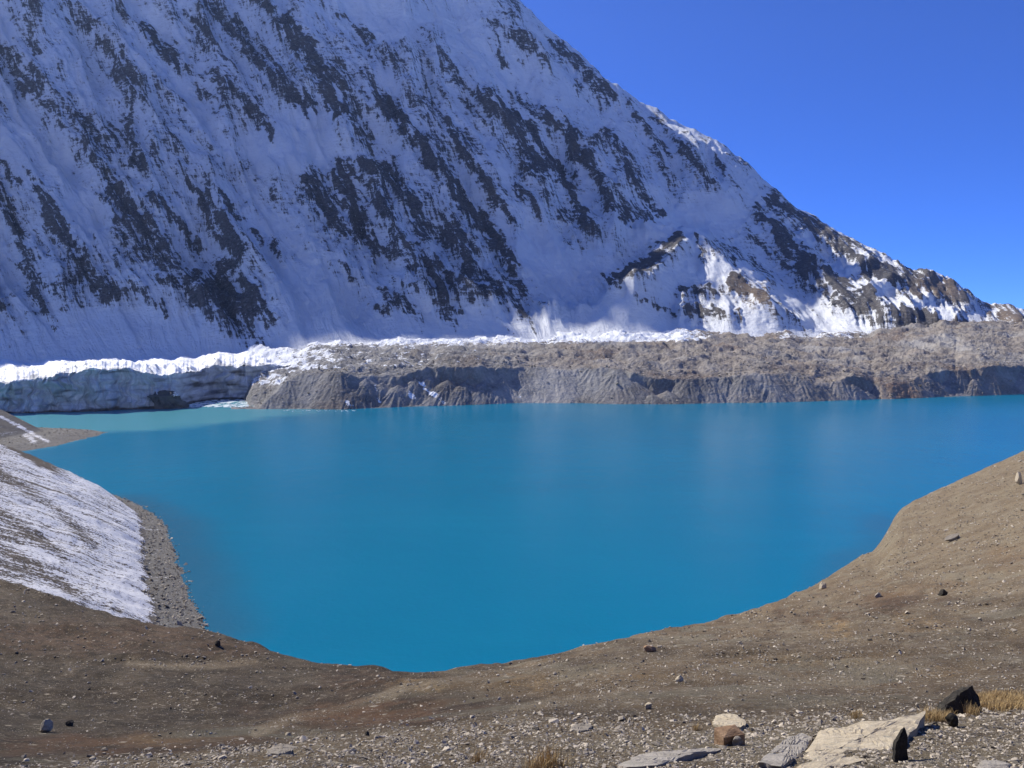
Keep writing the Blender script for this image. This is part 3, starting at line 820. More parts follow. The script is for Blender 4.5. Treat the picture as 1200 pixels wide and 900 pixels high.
def hillside_material():
    t = NT('streaked_snow_on_scree')
    snow, uv = t.attr('snow'), t.attr('fall', True)
    st = t.noise(1.0, 7, 0.68, t.scale(uv, (0.42, 0.028, 0)), 0.3)
    gr = t.noise(0.9, 7, 0.75)
    gr2 = t.noise(2.2, 4, 0.7)
    soil = t.mix(t.ramp(gr, 0.3, 0.7), (0.075, 0.062, 0.05), (0.17, 0.145, 0.115))
    rub = t.mix(t.ramp(gr2, 0.3, 0.7), (0.085, 0.082, 0.074), (0.26, 0.25, 0.225))
    base = t.mix(t.attr('beach'), soil, rub)
    m = t.math('MULTIPLY_ADD', t.math('SUBTRACT', st, 0.5), 2.2, snow)
    m = t.math('MULTIPLY_ADD', t.math('SUBTRACT', gr, 0.5), 2.4, m)
    col = t.mix(t.ramp(m, 0.42, 0.66), base, (0.80, 0.81, 0.83))
    return t.out(col, 0.9, t.bump(t.math('ADD', gr, gr2), 0.8, 0.8))


M_HILL = hillside_material()


def poly_coords(X, Y, pts):
    """signed distance inland (left of the line) and length along it"""
    best = np.full(X.shape, 1e9)
    sd = np.zeros(X.shape)
    al = np.zeros(X.shape)
    acc = 0.0
    for (ax, ay), (bx, by) in zip(pts[:-1], pts[1:]):
        vx, vy = bx - ax, by - ay
        ln = math.hypot(vx, vy)
        t = np.clip(((X - ax) * vx + (Y - ay) * vy) / ln ** 2, 0, 1)
        d = np.hypot(X - ax - t * vx, Y - ay - t * vy)
        side = np.sign((X - ax) * -vy + (Y - ay) * vx)
        hit = d < best
        best = np.where(hit, d, best)
        sd = np.where(hit, d * side, sd)
        al = np.where(hit, acc + t * ln, al)
        acc += ln
    return sd, al


def smooth_line(pts, n=8):
    a = np.array(pts, float)
    t = np.arange(len(a))
    tt = np.linspace(0, len(a) - 1, (len(a) - 1) * n + 1)
    b = np.stack([np.interp(tt, t, a[:, k]) for k in (0, 1)], -1)
    for _ in range(n * 2):
        b[1:-1] = 0.25 * b[:-2] + 0.5 * b[1:-1] + 0.25 * b[2:]
    return [tuple(p) for p in b]


def build_hillside():
    ys = np.linspace(150, 760, 290)
    tx = np.linspace(-0.98, -0.30, 250)
    Y = np.broadcast_to(ys[:, None], (len(ys), len(tx)))
    X = tx * Y
    d, s = poly_coords(X, Y, smooth_line(LSHORE))
    d = d + 1.5 * fbm(X / 14, Y / 14, 3, 150)
    bw = np.interp(s, [0, 120, 260, 360, 420, 600], [16, 15, 13, 9, 5, 4])
    slope = np.interp(s, [0, 120, 300, 420, 500, 800], [.46, .52, .66, .74, .70, .55])
    Z = np.where(d < bw, d * 0.13, bw * 0.13 + (d - bw) * slope)
    hmax = 75
    Z = np.where(Z > 0, hmax * (1 - np.exp(-Z / hmax)) * 1.0 + 0.12 * Z, Z * 1.5)
    Z = Z + sstep(2, 20, d) * (0.7 * ridged(s / 9, d / 60, 3, 151) + 0.8 * fbm(X / 25, Y / 25, 3, 154)) + 0.35 * fbm(X / 2.5, Y / 2.5, 3, 157) * sstep(-3, 2, d)
    px, py = project(X, Y, Z)
    snow = 0.68 * sstep(-1, 3, d - bw + 2.0 * noise(s / 6, d / 6, 160)) + 0.10 * fbm(s / 30, d / 50, 2, 161)
    snow = snow - 0.22 * sstep(60, 0, px) * sstep(640, 680, py) + 0.1 * sstep(110, 160, px)
    snow = snow - 0.10 * sstep(80, 0, px + 14 * noise(s / 12, d / 25, 164))
    crest = np.interp(px, [-100, 0, 45, 90, 130], [480, 514, 540, 563, 583])
    snow = snow - 0.75 * sstep(8, 2, py - crest + 3 * noise(s / 9, d / 9, 163)) * sstep(90, 30, px)
    for pts in ([(-20, 545), (60, 590), (110, 640)], [(-20, 590), (40, 625), (75, 655)], [(0, 640), (50, 670), (100, 705)]):
        snow = snow - 0.22 * sstep(9, 2, seg_dist(px, py, pts))
    ob = grid_mesh('snowy_hillside', X, Y, Z, M_HILL, {'snow': snow, 'fall': np.stack([s, d, 0 * d], -1), 'beach': sstep(3, -2, d - bw)})
    return structure(ob), (X, Y, Z, d, bw)


HILLSIDE, HS = build_hillside()


def build_headland():
    xs = np.linspace(-800, -410, 190)
    ys = np.linspace(690, 960, 140)
    X, Y = np.meshgrid(xs, ys)
    ex = -440 + 3 * noise(Y / 20, Y * 0, 168) + np.interp(Y, [690, 730, 760, 850, 885, 900], [-60, -6, 2, 0, -6, -60])
    inl = ex - X
    Z = np.where(inl < 25, inl * 0.12, 3 + (inl - 25) * 0.03)
    hill = (-496 - X) * 0.52 - np.maximum(np.abs(Y - 815) - 45, 0) * 0.6
    Z = np.maximum(Z, np.minimum(hill, 60)) + 0.5 * fbm(X / 14, Y / 14, 4, 170) + 0.25 * fbm(X / 3, Y / 3, 2, 174)
    Z = np.where(Y > 895, Z - (Y - 895) * 0.3, Z)
    px, py = project(X, Y, Z)
    snow = 0.1 + 0.62 * sstep(3.5, 0.5, seg_dist(px, py, [(0, 488), (22, 499), (45, 512), (56, 517)]) + 1.2 * noise(X / 4, Y / 4, 177)) + 0.5 * sstep(5, 1, seg_dist(px, py, [(30, 510), (40, 517)]))
    ob = grid_mesh('headland', X, Y, Z, M_HILL, {'snow': snow, 'fall': np.stack([X, Y, 0 * X], -1), 'beach': 0.55 + 0.4 * sstep(9, 4, Z)})
    return structure(ob), (X, Y, Z)


_, HD = build_headland()


# ------------------------------------------------------------------ unseen snowy slopes behind the camera, added to bounce light onto the mountain
def build_bounce_hills():
    X, Y = np.meshgrid(np.linspace(-8000, 8000, 120), -np.concatenate([np.linspace(2.5, 300, 20), np.linspace(340, 5500, 70)]), indexing='xy')
    r = -Y
    Z = 97.6 + 0.05 * np.minimum(r, 300) + 1150 * sstep(200, 4200, r) + sstep(60, 900, r) * (160 * ridged(X / 1500, Y / 1500, 4, 200) + 40 * fbm(X / 300, Y / 300, 3, 205)) + 0.00002 * X * X * sstep(0, 800, r) \
        + 0.12 * np.maximum(np.abs(X) - 40, 0) * sstep(900, 0, r)
    t = NT('snowy_bounce_hills')
    n = t.noise(0.004, 8, 0.65)
    sep = t.n.new('ShaderNodeSeparateXYZ')
    t.l.new(t.co, sep.inputs[0])
    m = t.math('ADD', t.math('MULTIPLY', n, 1.2), t.ramp(sep.outputs[2], 150, 700))
    mat = t.out(t.mix(t.ramp(m, 0.45, 0.85), (0.22, 0.18, 0.14), SNOW), 0.9)
    return structure(grid_mesh('bounce_hills', X[::-1], Y[::-1], Z[::-1], mat))


build_bounce_hills()


# ------------------------------------------------------------------ rocks and stones
def rock_material(name, dark, light, scale=6.0, lichen=None, lay=1.0):
    t = NT(name)
    n = t.noise(scale, 8, 0.68, t.scale(t.co, (1, 1, lay)))
    f = t.noise(scale * 7, 6, 0.7, t.scale(t.co, (1, 1, lay)))
    col = t.mix(t.ramp(n, 0.3, 0.7), dark, light)
    col = t.mix(t.ramp(f, 0.55, 0.8), col, tuple(min(1, c * 1.35) for c in light))
    col = t.mix(t.ramp(f, 0.40, 0.25), col, tuple(c * 0.6 for c in dark))
    if lichen:
        col = t.mix(t.ramp(t.noise(scale * 1.7, 5, 0.6), 0.58, 0.68), col, lichen)
    return t.out(col, 0.9, t.bump(t.math('ADD', n, t.math('MULTIPLY', f, 0.5)), 0.7, 0.06 / (scale / 6)))


def stone_material(name, use_attr):
    t = NT(name)
    if use_attr:
        r = t.attr('tint')
    else:
        r = t.n.new('ShaderNodeObjectInfo').outputs['Random']
    f = t.noise(9.0, 7, 0.7)
    col = t.mix(t.ramp(r, 0.0, 0.55), (0.10, 0.085, 0.065), (0.30, 0.26, 0.20))
    col = t.mix(t.ramp(r, 0.5, 1.0), col, (0.56, 0.49, 0.375))
    col = t.mix(t.ramp(f, 0.5, 0.8), col, (0.42, 0.385, 0.32))
    col = t.mix(t.ramp(f, 0.42, 0.25), col, (0.075, 0.066, 0.055))
    return t.out(col, 0.92, t.bump(f, 0.6, 0.03))


M_PALE = rock_material('cream_slab_rock', (0.42, 0.35, 0.235), (0.60, 0.52, 0.37), 5.0, (0.36, 0.33, 0.25), 3.0)
M_GREY = rock_material('blue_grey_slab_rock', (0.29, 0.262, 0.215), (0.46, 0.42, 0.35), 5.0, (0.36, 0.34, 0.27), 3.0)
M_DARK = rock_material('dark_lichen_rock', (0.020, 0.018, 0.015), (0.062, 0.055, 0.044), 7.0, (0.11, 0.10, 0.065))
M_TAN = rock_material('orange_tan_rock', (0.24, 0.145, 0.078), (0.42, 0.28, 0.165), 7.0, None, 2.0)
M_MID = rock_material('weathered_beige_rock', (0.19, 0.165, 0.13), (0.36, 0.32, 0.255), 6.0, None, 2.0)
M_STONE = stone_material('loose_stone', False)
M_RUBBLE = stone_material('strewn_stones', True)


def pix2ground(px, py):
    a, b = slopes(px, py)
    d = np.exp(np.linspace(math.log(2.5), math.log(520), 6000))
    g = ground_z(a * d, d)
    hit = np.where(CAM_H + b * d <= g)[0]
    i = hit[0] if len(hit) else len(d) - 1
    return float(a * d[i]), float(d[i]), float(g[i])


def facet_mesh(name, seed, dims, mat, sub=3, cuts=16, rough=0.05, keep=0.62):
    """a boulder: a ball cut by random planes into facets, then roughened"""
    import bmesh
    bm = bmesh.new()
    bmesh.ops.create_icosphere(bm, subdivisions=sub, radius=1.0)
    r = np.random.default_rng(seed)
    co = np.array([v.co for v in bm.verts])
    for _ in range(cuts):
        n = r.normal(size=3)
        n /= np.linalg.norm(n)
        e = np.maximum(co @ n - r.uniform(keep - 0.1, keep + 0.15), 0)
        co -= e[:, None] * n
    co += rough * np.stack([fbm(co[:, 0] * 3 + k, co[:, 1] * 3 + co[:, 2] * 2.3, 3, 210 + seed % 7 + k) for k in range(3)], -1)
    co /= np.abs(co).max(0)
    co *= np.array(dims) / 2
    for v, c in zip(bm.verts, co):
        v.co = c
    me = bpy.data.meshes.new(name)
    bm.to_mesh(me)
    bm.free()
    me.materials.append(mat)
    return me


def put(name, me, loc, rot=(0, 0, 0), label=None, cat=None, group=None):
    ob = bpy.data.objects.new(name, me)
    scene.collection.objects.link(ob)
    ob.location = loc
    ob.rotation_euler = rot
    if label:
        ob['label'] = label
        ob['category'] = cat
    if group:
        ob['group'] = group
    return ob


def boulder(name, seed, px, py, wpx, hpx, mat, label, cat='rock', depth=0.8, rot=(0, 0, 0), sink=0.34, sub=3, cuts=16, rough=0.05):
    x, y, z = pix2ground(px, py)
    k = y / F * 1.06
    w, h = wpx * k, hpx * k / (1 - sink)
    me = facet_mesh(name, seed, (w, w * depth, h), mat, sub, cuts, rough)
    return put(name, me, (x, y + w * depth * 0.3, z + h * (0.5 - sink)), rot, label, cat)


def slab(name, seed, outline, thick, mat, label, cat='rock', lift=-0.005, tilt=0.0):
    pts = np.array([pix2ground(a, b + 0.55 * thick * F / max(4.5, pix2ground(a, b)[1])) for a, b in outline])
    c = pts.mean(0)
    A = np.c_[pts[:, :2] - c[:2], np.ones(len(pts))]
    pl = np.linalg.lstsq(A, pts[:, 2], rcond=None)[0]
    n = 72
    cl = np.vstack([pts[:, :2], pts[:1, :2]]) - c[:2]
    t = np.linspace(0, len(pts), n, endpoint=False)
    ring = np.stack([np.interp(t, np.arange(len(cl)), cl[:, k]) for k in (0, 1)], -1)
    ang = np.arctan2(ring[:, 1], ring[:, 0])
    ring *= (1 + 0.09 * fbm(np.cos(ang) * 4 + seed, np.sin(ang) * 4, 4, seed))[:, None]
    co, nr = [], 12
    for j in range(nr):                       # top
        f = j / (nr - 1)
        p = ring * (0.02 + 0.98 * f)
        zz = thick * (1 + 0.22 * fbm(p[:, 0] * 2.5 + seed, p[:, 1] * 2.5, 4, seed + 1) - 0.25 * f ** 8) - 0.012 * sstep(0.05, 0.3, noise(p[:, 0] * 1.8 + p[:, 1] * 0.8, p[:, 1] * 9, seed + 2))
        co.append(np.c_[p, zz])
    for j in range(1, 6):                     # broken edge
        f = j / 5
        p = ring * (1 - 0.03 * f + 0.012 * fbm(ang * 3, ang * 0 + f * 4, 2, seed + 4))[:, None]
        co.append(np.c_[p, thick * (1 - f) - 0.14 * f + 0 * ang])
    co = np.concatenate(co)
    co[:, 2] += co[:, 0] * pl[0] + co[:, 1] * (pl[1] + tilt) + lift
    m = len(co) // n
    i = np.arange(m * n).reshape(m, n)
    j = np.roll(i, -1, 1)
    q = np.stack([i[:-1], i[1:], j[1:], j[:-1]], -1).reshape(-1, 4)
    ob = raw_mesh(name, co, q, mat)
    ob.location = (c[0], c[1], c[2])
    ob['label'], ob['category'] = label, cat
    return ob


slab('flat_rock', 3, [(928, 899), (940, 882), (957, 866), (983, 855), (1012, 849), (1042, 846), (1085, 845), (1074, 856), (1060, 868), (1046, 880), (1018, 886), (985, 893), (955, 902)], 0.075, M_PALE,
     'large flat cream rock slab with a dark upright stone at its right end', tilt=0.03)
slab('flat_rock', 11, [(888, 896), (900, 880), (920, 868), (938, 858), (952, 864), (946, 876), (930, 888), (915, 899)], 0.05, M_GREY, 'grey flat rock slab touching the left end of the cream slab')
slab('flat_rock', 19, [(724, 894), (752, 884), (790, 878), (836, 873), (842, 879), (812, 887), (770, 896), (735, 900)], 0.03, M_GREY, 'blue grey flat slab in the gravel below the orange brown block')
slab('flat_rock', 27, [(835, 848), (838, 840), (850, 837), (864, 839), (876, 846), (868, 852), (850, 853)], 0.07, M_PALE, 'cream flat stone lying just behind the orange brown block')
slab('flat_rock', 33, [(311, 883), (318, 875), (334, 872), (349, 875), (342, 881), (326, 884)], 0.04, M_MID, 'beige flat rock at the lower left edge of the gravel bank')
slab('flat_rock', 35, [(668, 854), (672, 849), (685, 846), (694, 850), (690, 855), (678, 857)], 0.03, M_MID, 'thin beige slab on the dark gravel left of the orange block')
slab('flat_rock', 37, [(1142, 900), (1150, 893), (1170, 891), (1186, 895), (1180, 903), (1160, 905)], 0.05, M_GREY, 'pale grey slab cut by the lower right bottom edge of the photo')

def hull_rock(name, pts, px, py, scale_px, mat, label, cat='rock', rotz=0.0, rough=0.03, seed=1, lift=0.0):
    """a rock from corner points in units of photograph pixels (right, away, up) around its foot"""
    import bmesh
    x, y, z = pix2ground(px, py)
    k = y / F * scale_px
    bm = bmesh.new()
    for p in pts:
        bm.verts.new(np.array(p, float) * k)
    res = bmesh.ops.convex_hull(bm, input=bm.verts[:])
    bmesh.ops.delete(bm, geom=list({g for g in res['geom_interior'] + res['geom_unused'] if isinstance(g, bmesh.types.BMVert)}), context='VERTS')
    bmesh.ops.triangulate(bm, faces=bm.faces[:])
    bmesh.ops.subdivide_edges(bm, edges=bm.edges[:], cuts=6, use_grid_fill=True)
    sz = max(abs(c) for p in pts for c in p) * k
    co = np.array([v.co for v in bm.verts]) / sz
    dn = np.stack([fbm(co[:, 0] * 2.6 + co[:, 2] * 1.7 + 9 * i, co[:, 1] * 2.6 - co[:, 2] * 2.1, 4, seed + i) for i in range(3)], -1)
    dn += 0.5 * np.sign(dn) * np.abs(np.stack([noise(co[:, 0] * 7 + 5 * i, co[:, 2] * 7 + co[:, 1] * 5, seed + 5) for i in range(3)], -1))
    for v, c in zip(bm.verts, (co + rough * dn) * sz):
        v.co = c
    me = bpy.data.meshes.new(name)
    bm.to_mesh(me)
    bm.free()
    me.materials.append(mat)
    return put(name, me, (x, y, z + lift), (0, 0, rotz), label, cat)


hull_rock('upright_stone', [(-9, 0, -6), (8, -2, -6), (10, 12, -6), (-8, 12, -6), (-6, 2, 24), (5, 0, 30), (8, 8, 28), (-5, 10, 22), (1, 3, 40), (4, 7, 41)], 1057, 893, 1.0, M_DARK,
          'dark upright pointed stone standing at the right end of the cream slab', rough=0.035, seed=3)
hull_rock('boulder', [(-31, 4, -4), (-28, -6, 0), (-20, -4, 15), (-2, -2, 26), (9, 0, 35), (15, 2, 36), (20, 6, 28), (29, 4, 14), (31, 2, 2), (24, -8, -4), (0, -12, -4), (-6, 16, 20), (14, 22, 24), (28, 24, 4), (-24, 22, -4), (6, 30, -4)],
          1127, 834, 0.86, M_DARK, 'jagged dark boulder leaning in the dry golden grass', rough=0.055, seed=8)
boulder('boulder', 12, 1118, 852, 17, 17, M_DARK, 'small dark rock below the jagged dark boulder', rot=(0, 0, 0.6), sink=0.2)
hull_rock('rock_block', [(-19, -9, -4), (17, -10, -4), (18, 12, -4), (-18, 12, -4), (-19, -9, 17), (16, -10, 15), (17, 12, 19), (-18, 12, 21), (0, 2, 22)], 856, 872, 0.88, M_TAN, 'square orange brown rock block on the near gravel',
          rotz=0.42, rough=0.02, seed=15)
boulder('rock', 17, 866, 874, 16, 9, M_MID, 'small pale stone leaning on the right side of the orange block', rot=(0, 0, .4))
boulder('boulder', 21, 51, 858, 16, 13, M_PALE, 'rounded grey boulder on the dark hollow at far left', rot=(0, 0, 0.3), sink=0.34)
boulder('boulder', 24, 80, 851, 10, 7, M_DARK, 'low dark rock right of the rounded grey boulder at far left', rot=(0, 0, 1.1))
boulder('boulder', 26, 255, 757, 8, 6, M_DARK, 'small dark rock on the brow of the left brown hill', rot=(0, 0, 1.1))
boulder('boulder', 29, 762, 764, 15, 7, M_TAN, 'tan rock near the brow above the water right of centre', rot=(0, 0.1, .2))
boulder('boulder', 31, 1106, 698, 12, 7, M_DARK, 'dark rock beside a row of pale stones on the right slope', rot=(0, 0, .2))
boulder('upright_stone', 34, 1195, 568, 8, 14, M_PALE, 'pale upright stone on the right hillside at the photo edge', sink=0.1)
boulder('boulder', 36, 797, 799, 10, 6, M_PALE, 'rounded whitish stone on the path edge below the tan rock', rot=(0, 0, .5))
boulder('boulder', 38, 760, 831, 11, 8, M_PALE, 'whitish domed stone alone on the grey gravel mid right', rot=(0, 0, .9))
boulder('boulder', 41, 1118, 633, 22, 6, M_MID, 'long low rock lying across the right hillside', depth=.4, rot=(0, -.2, .2))
boulder('boulder', 42, 965, 690, 8, 9, M_PALE, 'pale leaning stone on the lakeside brow of the right slope', rot=(0, .5, .2))
boulder('boulder', 44, 1030, 700, 9, 5, M_MID, 'flat stone below the brow on the middle of the right slope')
boulder('boulder', 46, 430, 862, 6, 4, M_DARK, 'dark stone on the crest of the gravel bank left of centre')
boulder('boulder', 48, 337, 862, 7, 4, M_PALE, 'white stone at the edge of the brown hollow at left')

# loose stones: hull shapes shared by all
def hull_shape(seed):
    import bmesh
    r = np.random.default_rng(seed)
    bm = bmesh.new()
    dm = np.array([1.0, r.uniform(0.55, 0.9), r.uniform(0.22, 0.55)])
    for _ in range(13):
        p = r.normal(size=3)
        p = p / np.linalg.norm(p) * dm * 0.5 * r.uniform(0.85, 1.05)
        bm.verts.new(p)
    res = bmesh.ops.convex_hull(bm, input=bm.verts[:])
    bmesh.ops.delete(bm, geom=list({g for g in res['geom_interior'] + res['geom_unused'] if isinstance(g, bmesh.types.BMVert)}), context='VERTS')
    bmesh.ops.triangulate(bm, faces=bm.faces[:])
    bm.verts.index_update()
    co = np.array([v.co for v in bm.verts])
    fa = np.array([[v.index for v in f.verts] for f in bm.faces])
    bm.free()
    return co, fa


SHAPES = [hull_shape(300 + k) for k in range(12)]


def strewn(name, P, size, mat, label, cat, seed, sink=0.15, flat=0.35, bright=0.5):
    r = np.random.default_rng(seed)
    cos, fas, tint, base = [], [], [], 0
    which = r.integers(0, len(SHAPES), len(P))
    for k, (co, fa) in enumerate(SHAPES):
        idx = np.where(which == k)[0]
        if not len(idx):
            continue
        m = len(idx)
        yaw, tl, tr = r.uniform(0, 6.28, m), r.normal(0, flat, m), r.uniform(0, 6.28, m)
        c, sn = np.cos(yaw), np.sin(yaw)
        v = co[None] * size[idx, None, None]
        v = np.stack([v[..., 0] * c[:, None] - v[..., 1] * sn[:, None], v[..., 0] * sn[:, None] + v[..., 1] * c[:, None], v[..., 2]], -1)
        v[..., 2] += v[..., 0] * (np.tan(tl) * np.cos(tr))[:, None] + v[..., 1] * (np.tan(tl) * np.sin(tr))[:, None]
        v += P[idx][:, None, :]
        v[..., 2] += (size[idx] * sink)[:, None]
        n = len(co)
        cos.append(v.reshape(-1, 3))
        fas.append((fa[None] + base + (np.arange(m) * n)[:, None, None]).reshape(-1, 3))
        tint.append(np.repeat(np.clip(r.normal(bright, 0.28, m), 0, 1), n))
        base += m * n
    ob = raw_mesh(name, np.concatenate(cos), np.concatenate(fas), mat, {'tint': np.concatenate(tint)})
    ob['kind'], ob['label'], ob['category'] = 'stuff', label, cat
    return ob


GPX, GPY = project(G_X, G_Y, G_Z)
GAT = ground_attrs()
_run = np.minimum.accumulate(GPY, 0)
GVIS = (GPY <= _run + 0.01)
_w = np.abs((GPY[:-1, :-1] - GPY[1:, :-1]) * (GPX[:-1, 1:] - GPX[:-1, :-1])) * GVIS[1:, :-1]
_w = _w * (GPY[:-1, :-1] < 915) * (GPX[:-1, :-1] > -30) * (GPX[:-1, :-1] < 1230) * (G_Z[:-1, :-1] > 0.5)


def sample_ground(n, weight, seed):
    r = np.random.default_rng(seed)
    p = (_w * weight[:-1, :-1]).ravel()
    c = np.cumsum(p / p.sum())
    k = np.searchsorted(c, r.uniform(0, 1, n))
    i, j = np.clip(k // (GN1 - 1), 0, GN0 - 2), k % (GN1 - 1)
    d = np.exp(G_U[i] + r.uniform(0, 1, n) * (G_U[1] - G_U[0]))
    tx = G_TX[j] + r.uniform(0, 1, n) * (G_TX[j + 1] - G_TX[j])
    x = tx * d
    return np.stack([x, d, ground_z(x, d)], -1)


_r = np.random.default_rng(77)
_clump = np.clip(0.55 + 1.1 * fbm(GPX / 40, GPY / 14, 3, 230), 0.05, 2)
P = sample_ground(20000, (0.18 + GAT['pale'] ** 1.2) * (0.25 + _clump), 78)
sz = np.clip(np.exp(_r.normal(math.log(1.9), 0.5, len(P))), 0.8, 6.5) * P[:, 1] / F
strewn('scattered_stones', P, np.clip(sz, 0.012, 0.8), M_RUBBLE, 'countless small pale stones strewn over the near slopes', 'stones', 79, bright=0.6)

_nz = sstep(-6, 14, GPY - np.interp(GPX, [0, 150, 300, 400, 480, 600, 700, 900, 1200], [898, 884, 868, 857, 846, 836, 838, 834, 822]))
P = sample_ground(9500, _nz * (0.3 + _clump), 82)
sz = np.clip(np.exp(_r.normal(math.log(3.3), 0.55, len(P))), 1.2, 10) * P[:, 1] / F
strewn('gravel', P, sz, M_RUBBLE, 'pale angular gravel covering the bank at the bottom of the photo', 'gravel', 83, sink=0.05, bright=0.66)

# stones of the left beach
X_, Y_, Z_, d_, bw_ = HS
sel = np.where(((d_ > -2.0) & (d_ < bw_ + 2)).ravel() & (X_.ravel() > -0.62 * Y_.ravel()))[0]
pick = _r.choice(sel, 4200)
P = np.stack([X_.ravel()[pick], Y_.ravel()[pick], Z_.ravel()[pick]], -1) + np.c_[_r.uniform(-1, 1, (len(pick), 2)), np.zeros(len(pick))]
hs_ = np.where((HD[2].ravel() > 0.0) & (HD[2].ravel() < 6) & (HD[0].ravel() > -0.66 * HD[1].ravel()))[0]
hp_ = _r.choice(hs_, 1100)
gs_ = np.where((np.abs(G_Z.ravel() - 0.4) < 1.1) & (G_Y.ravel() > 320) & (G_X.ravel() > 100))[0]
gp_ = _r.choice(gs_, 500)
P = np.concatenate([P, np.stack([q.ravel()[hp_] for q in HD], -1), np.stack([G_X.ravel()[gp_], G_Y.ravel()[gp_], G_Z.ravel()[gp_]], -1)])
strewn('beach_rubble', P, np.clip(np.exp(_r.normal(math.log(0.75), 0.45, len(P))), 0.3, 2.6), M_RUBBLE, 'grey rubble along the lake shores and on the far left spit', 'rubble', 80)

# boulders on the far moraine
mv = np.empty(len(MORAINE.data.vertices) * 3, np.float32)
MORAINE.data.vertices.foreach_get('co', mv)
mv = mv.reshape(-1, 3)
sc_ = np.empty(len(mv), np.float32)
MORAINE.data.attributes['scree'].data.foreach_get('value', sc_)
sel = np.where((mv[:, 2] > 0.5) & (mv[:, 1] < 2300) & ((sc_ < 0.4) | (_r.uniform(size=len(mv)) < 0.10)))[0]
pick = _r.choice(sel, 4200)
strewn('moraine_boulders', mv[pick].astype(float), np.clip(np.exp(_r.normal(math.log(2.3), 0.5, len(pick))), 1.0, 9.0), M_RUBBLE, 'grey boulders littering the far moraine beyond the lake', 'boulders', 81)

# the larger loose stones, each on its own
STONE_MESH = []
for k, (co, fa) in enumerate(SHAPES):
    ob = raw_mesh('stone', co, fa, M_STONE)
    STONE_MESH.append(ob.data)
    bpy.data.objects.remove(ob)


LOOSE = []


def loose(n, weight, px_lo, px_hi, group, seed, name='stone'):
    r = np.random.default_rng(seed)
    P = sample_ground(n, weight, seed)
    for p in P:
        sc = px_lo * (px_hi / px_lo) ** (r.uniform() ** 2.2) * p[1] / F
        ob = put(name, STONE_MESH[r.integers(len(STONE_MESH))], (p[0], p[1], p[2] + sc * 0.10), (r.normal(0, .15), r.normal(0, .15), r.uniform(0, 6.28)), None, None, group)
        ob.scale = (sc, sc * r.uniform(.8, 1.1), sc * r.uniform(.7, 1.2))
        LOOSE.append(ob)


MARKS = [(1005, 870, 'large cream slab'), (1126, 820, 'jagged dark boulder'), (856, 862, 'orange brown block'), (785, 885, 'blue grey flat slab'), (51, 851, 'rounded grey boulder at far left'),
         (255, 755, 'small dark rock on the left brow'), (762, 761, 'tan rock near the brow'), (1106, 694, 'dark rock on the right slope'), (1195, 562, 'pale upright stone at the right edge'),
         (797, 796, 'whitish stone on the path'), (760, 827, 'whitish domed stone'), (1118, 631, 'long low rock on the hillside'), (965, 685, 'pale leaning stone on the brow'), (1030, 698, 'flat stone mid right slope'),
         (430, 859, 'dark stone on the gravel crest'), (337, 859, 'white stone by the brown hollow'), (645, 890, 'golden grass tuft at the bottom edge'), (331, 878, 'beige flat rock at lower left'),
         (681, 852, 'thin beige slab'), (1168, 824, 'patch of golden grass'), (1160, 898, 'grey slab at the bottom right'), (560, 890, 'faint grass tuft')]
ORD = ['closest', 'second closest', 'third closest', 'fourth closest', 'fifth closest', 'sixth closest', 'seventh closest', 'eighth closest', 'ninth closest', 'tenth closest']
ORD += [f'{k}th closest' for k in range(11, 60)]


def label_stones():
    bins = {}
    for ob in LOOSE:
        px, py = (float(c) for c in project(*np.array(ob.location)))
        m = min(range(len(MARKS)), key=lambda i: math.hypot(MARKS[i][0] - px, 1.6 * (MARKS[i][1] - py)))
        dx, dy = px - MARKS[m][0], 1.6 * (py - MARKS[m][1])
        side = ('right of' if dx > 0 else 'left of') if abs(dx) > abs(dy) else ('below' if dy > 0 else 'above')
        bins.setdefault((m, side), []).append((math.hypot(dx, dy), ob))
    for (m, side), lst in bins.items():
        for k, (_, ob) in enumerate(sorted(lst, key=lambda q: q[0])):
            ob['label'] = f'{ORD[k]} loose stone {side} the {MARKS[m][2]}'
            ob['category'] = 'stone'


near = (GPY > np.interp(GPX, [0, 300, 480, 600, 900, 1200], [885, 866, 846, 838, 836, 828])) * 1.0
rslope = (GPX > 640) * (GPY < 800) * (G_Y > 30) * (0.3 + GAT['pale'])
lhill = (GPX < 400) * (GPY < 862) * (G_Y > 16) * 1.0
mid = (GPX > 420) * (GPY < 850) * (G_Y > 13) * (G_Y < 60) * 1.0
loose(120, near * _clump, 7, 17, 'loose stones on the near gravel bank', 401)
loose(80, rslope * _clump, 3.5, 9, 'loose stones on the right hillside', 402)
loose(55, lhill * _clump, 3.5, 7, 'loose stones on the left brown hill', 403)
loose(35, mid * _clump, 4, 9, 'loose stones on the middle ground', 404)
label_stones()

# boulders at the left water's edge
for k, (px, py, w) in enumerate([(187, 616, 7), (211, 667, 5), (210, 676, 4), (222, 721, 5), (226, 737, 6)]):
    yy = -CAM_H / slopes(0, py)[1]
    x, y, z = world_at(px, py, yy)
    ob = put('shore_boulder', facet_mesh('shore_boulder', 60 + k, (w * y / F, w * y / F * .8, w * y / F * .55), M_MID if k else M_PALE, 2), (x, y, 0.25), (0, 0, k * 1.3),
             ['pale boulder at the water edge where the left beach narrows', 'upper rock of a pair beside the middle of the left beach', 'lower rock of a pair beside the middle of the left beach',
              'rock in the water near the lower end of the left beach', 'lowest rock of the left beach just above the brown hill'][k], 'rock', 'rocks along the left water edge')


# ------------------------------------------------------------------ dry grass
def grass_material():
    t = NT('dry_golden_grass')
    r = t.attr('tint')
    col = t.mix(r, (0.30, 0.195, 0.085), (0.58, 0.43, 0.20))
    return t.out(col, 0.7)


M_GRASS = grass_material()


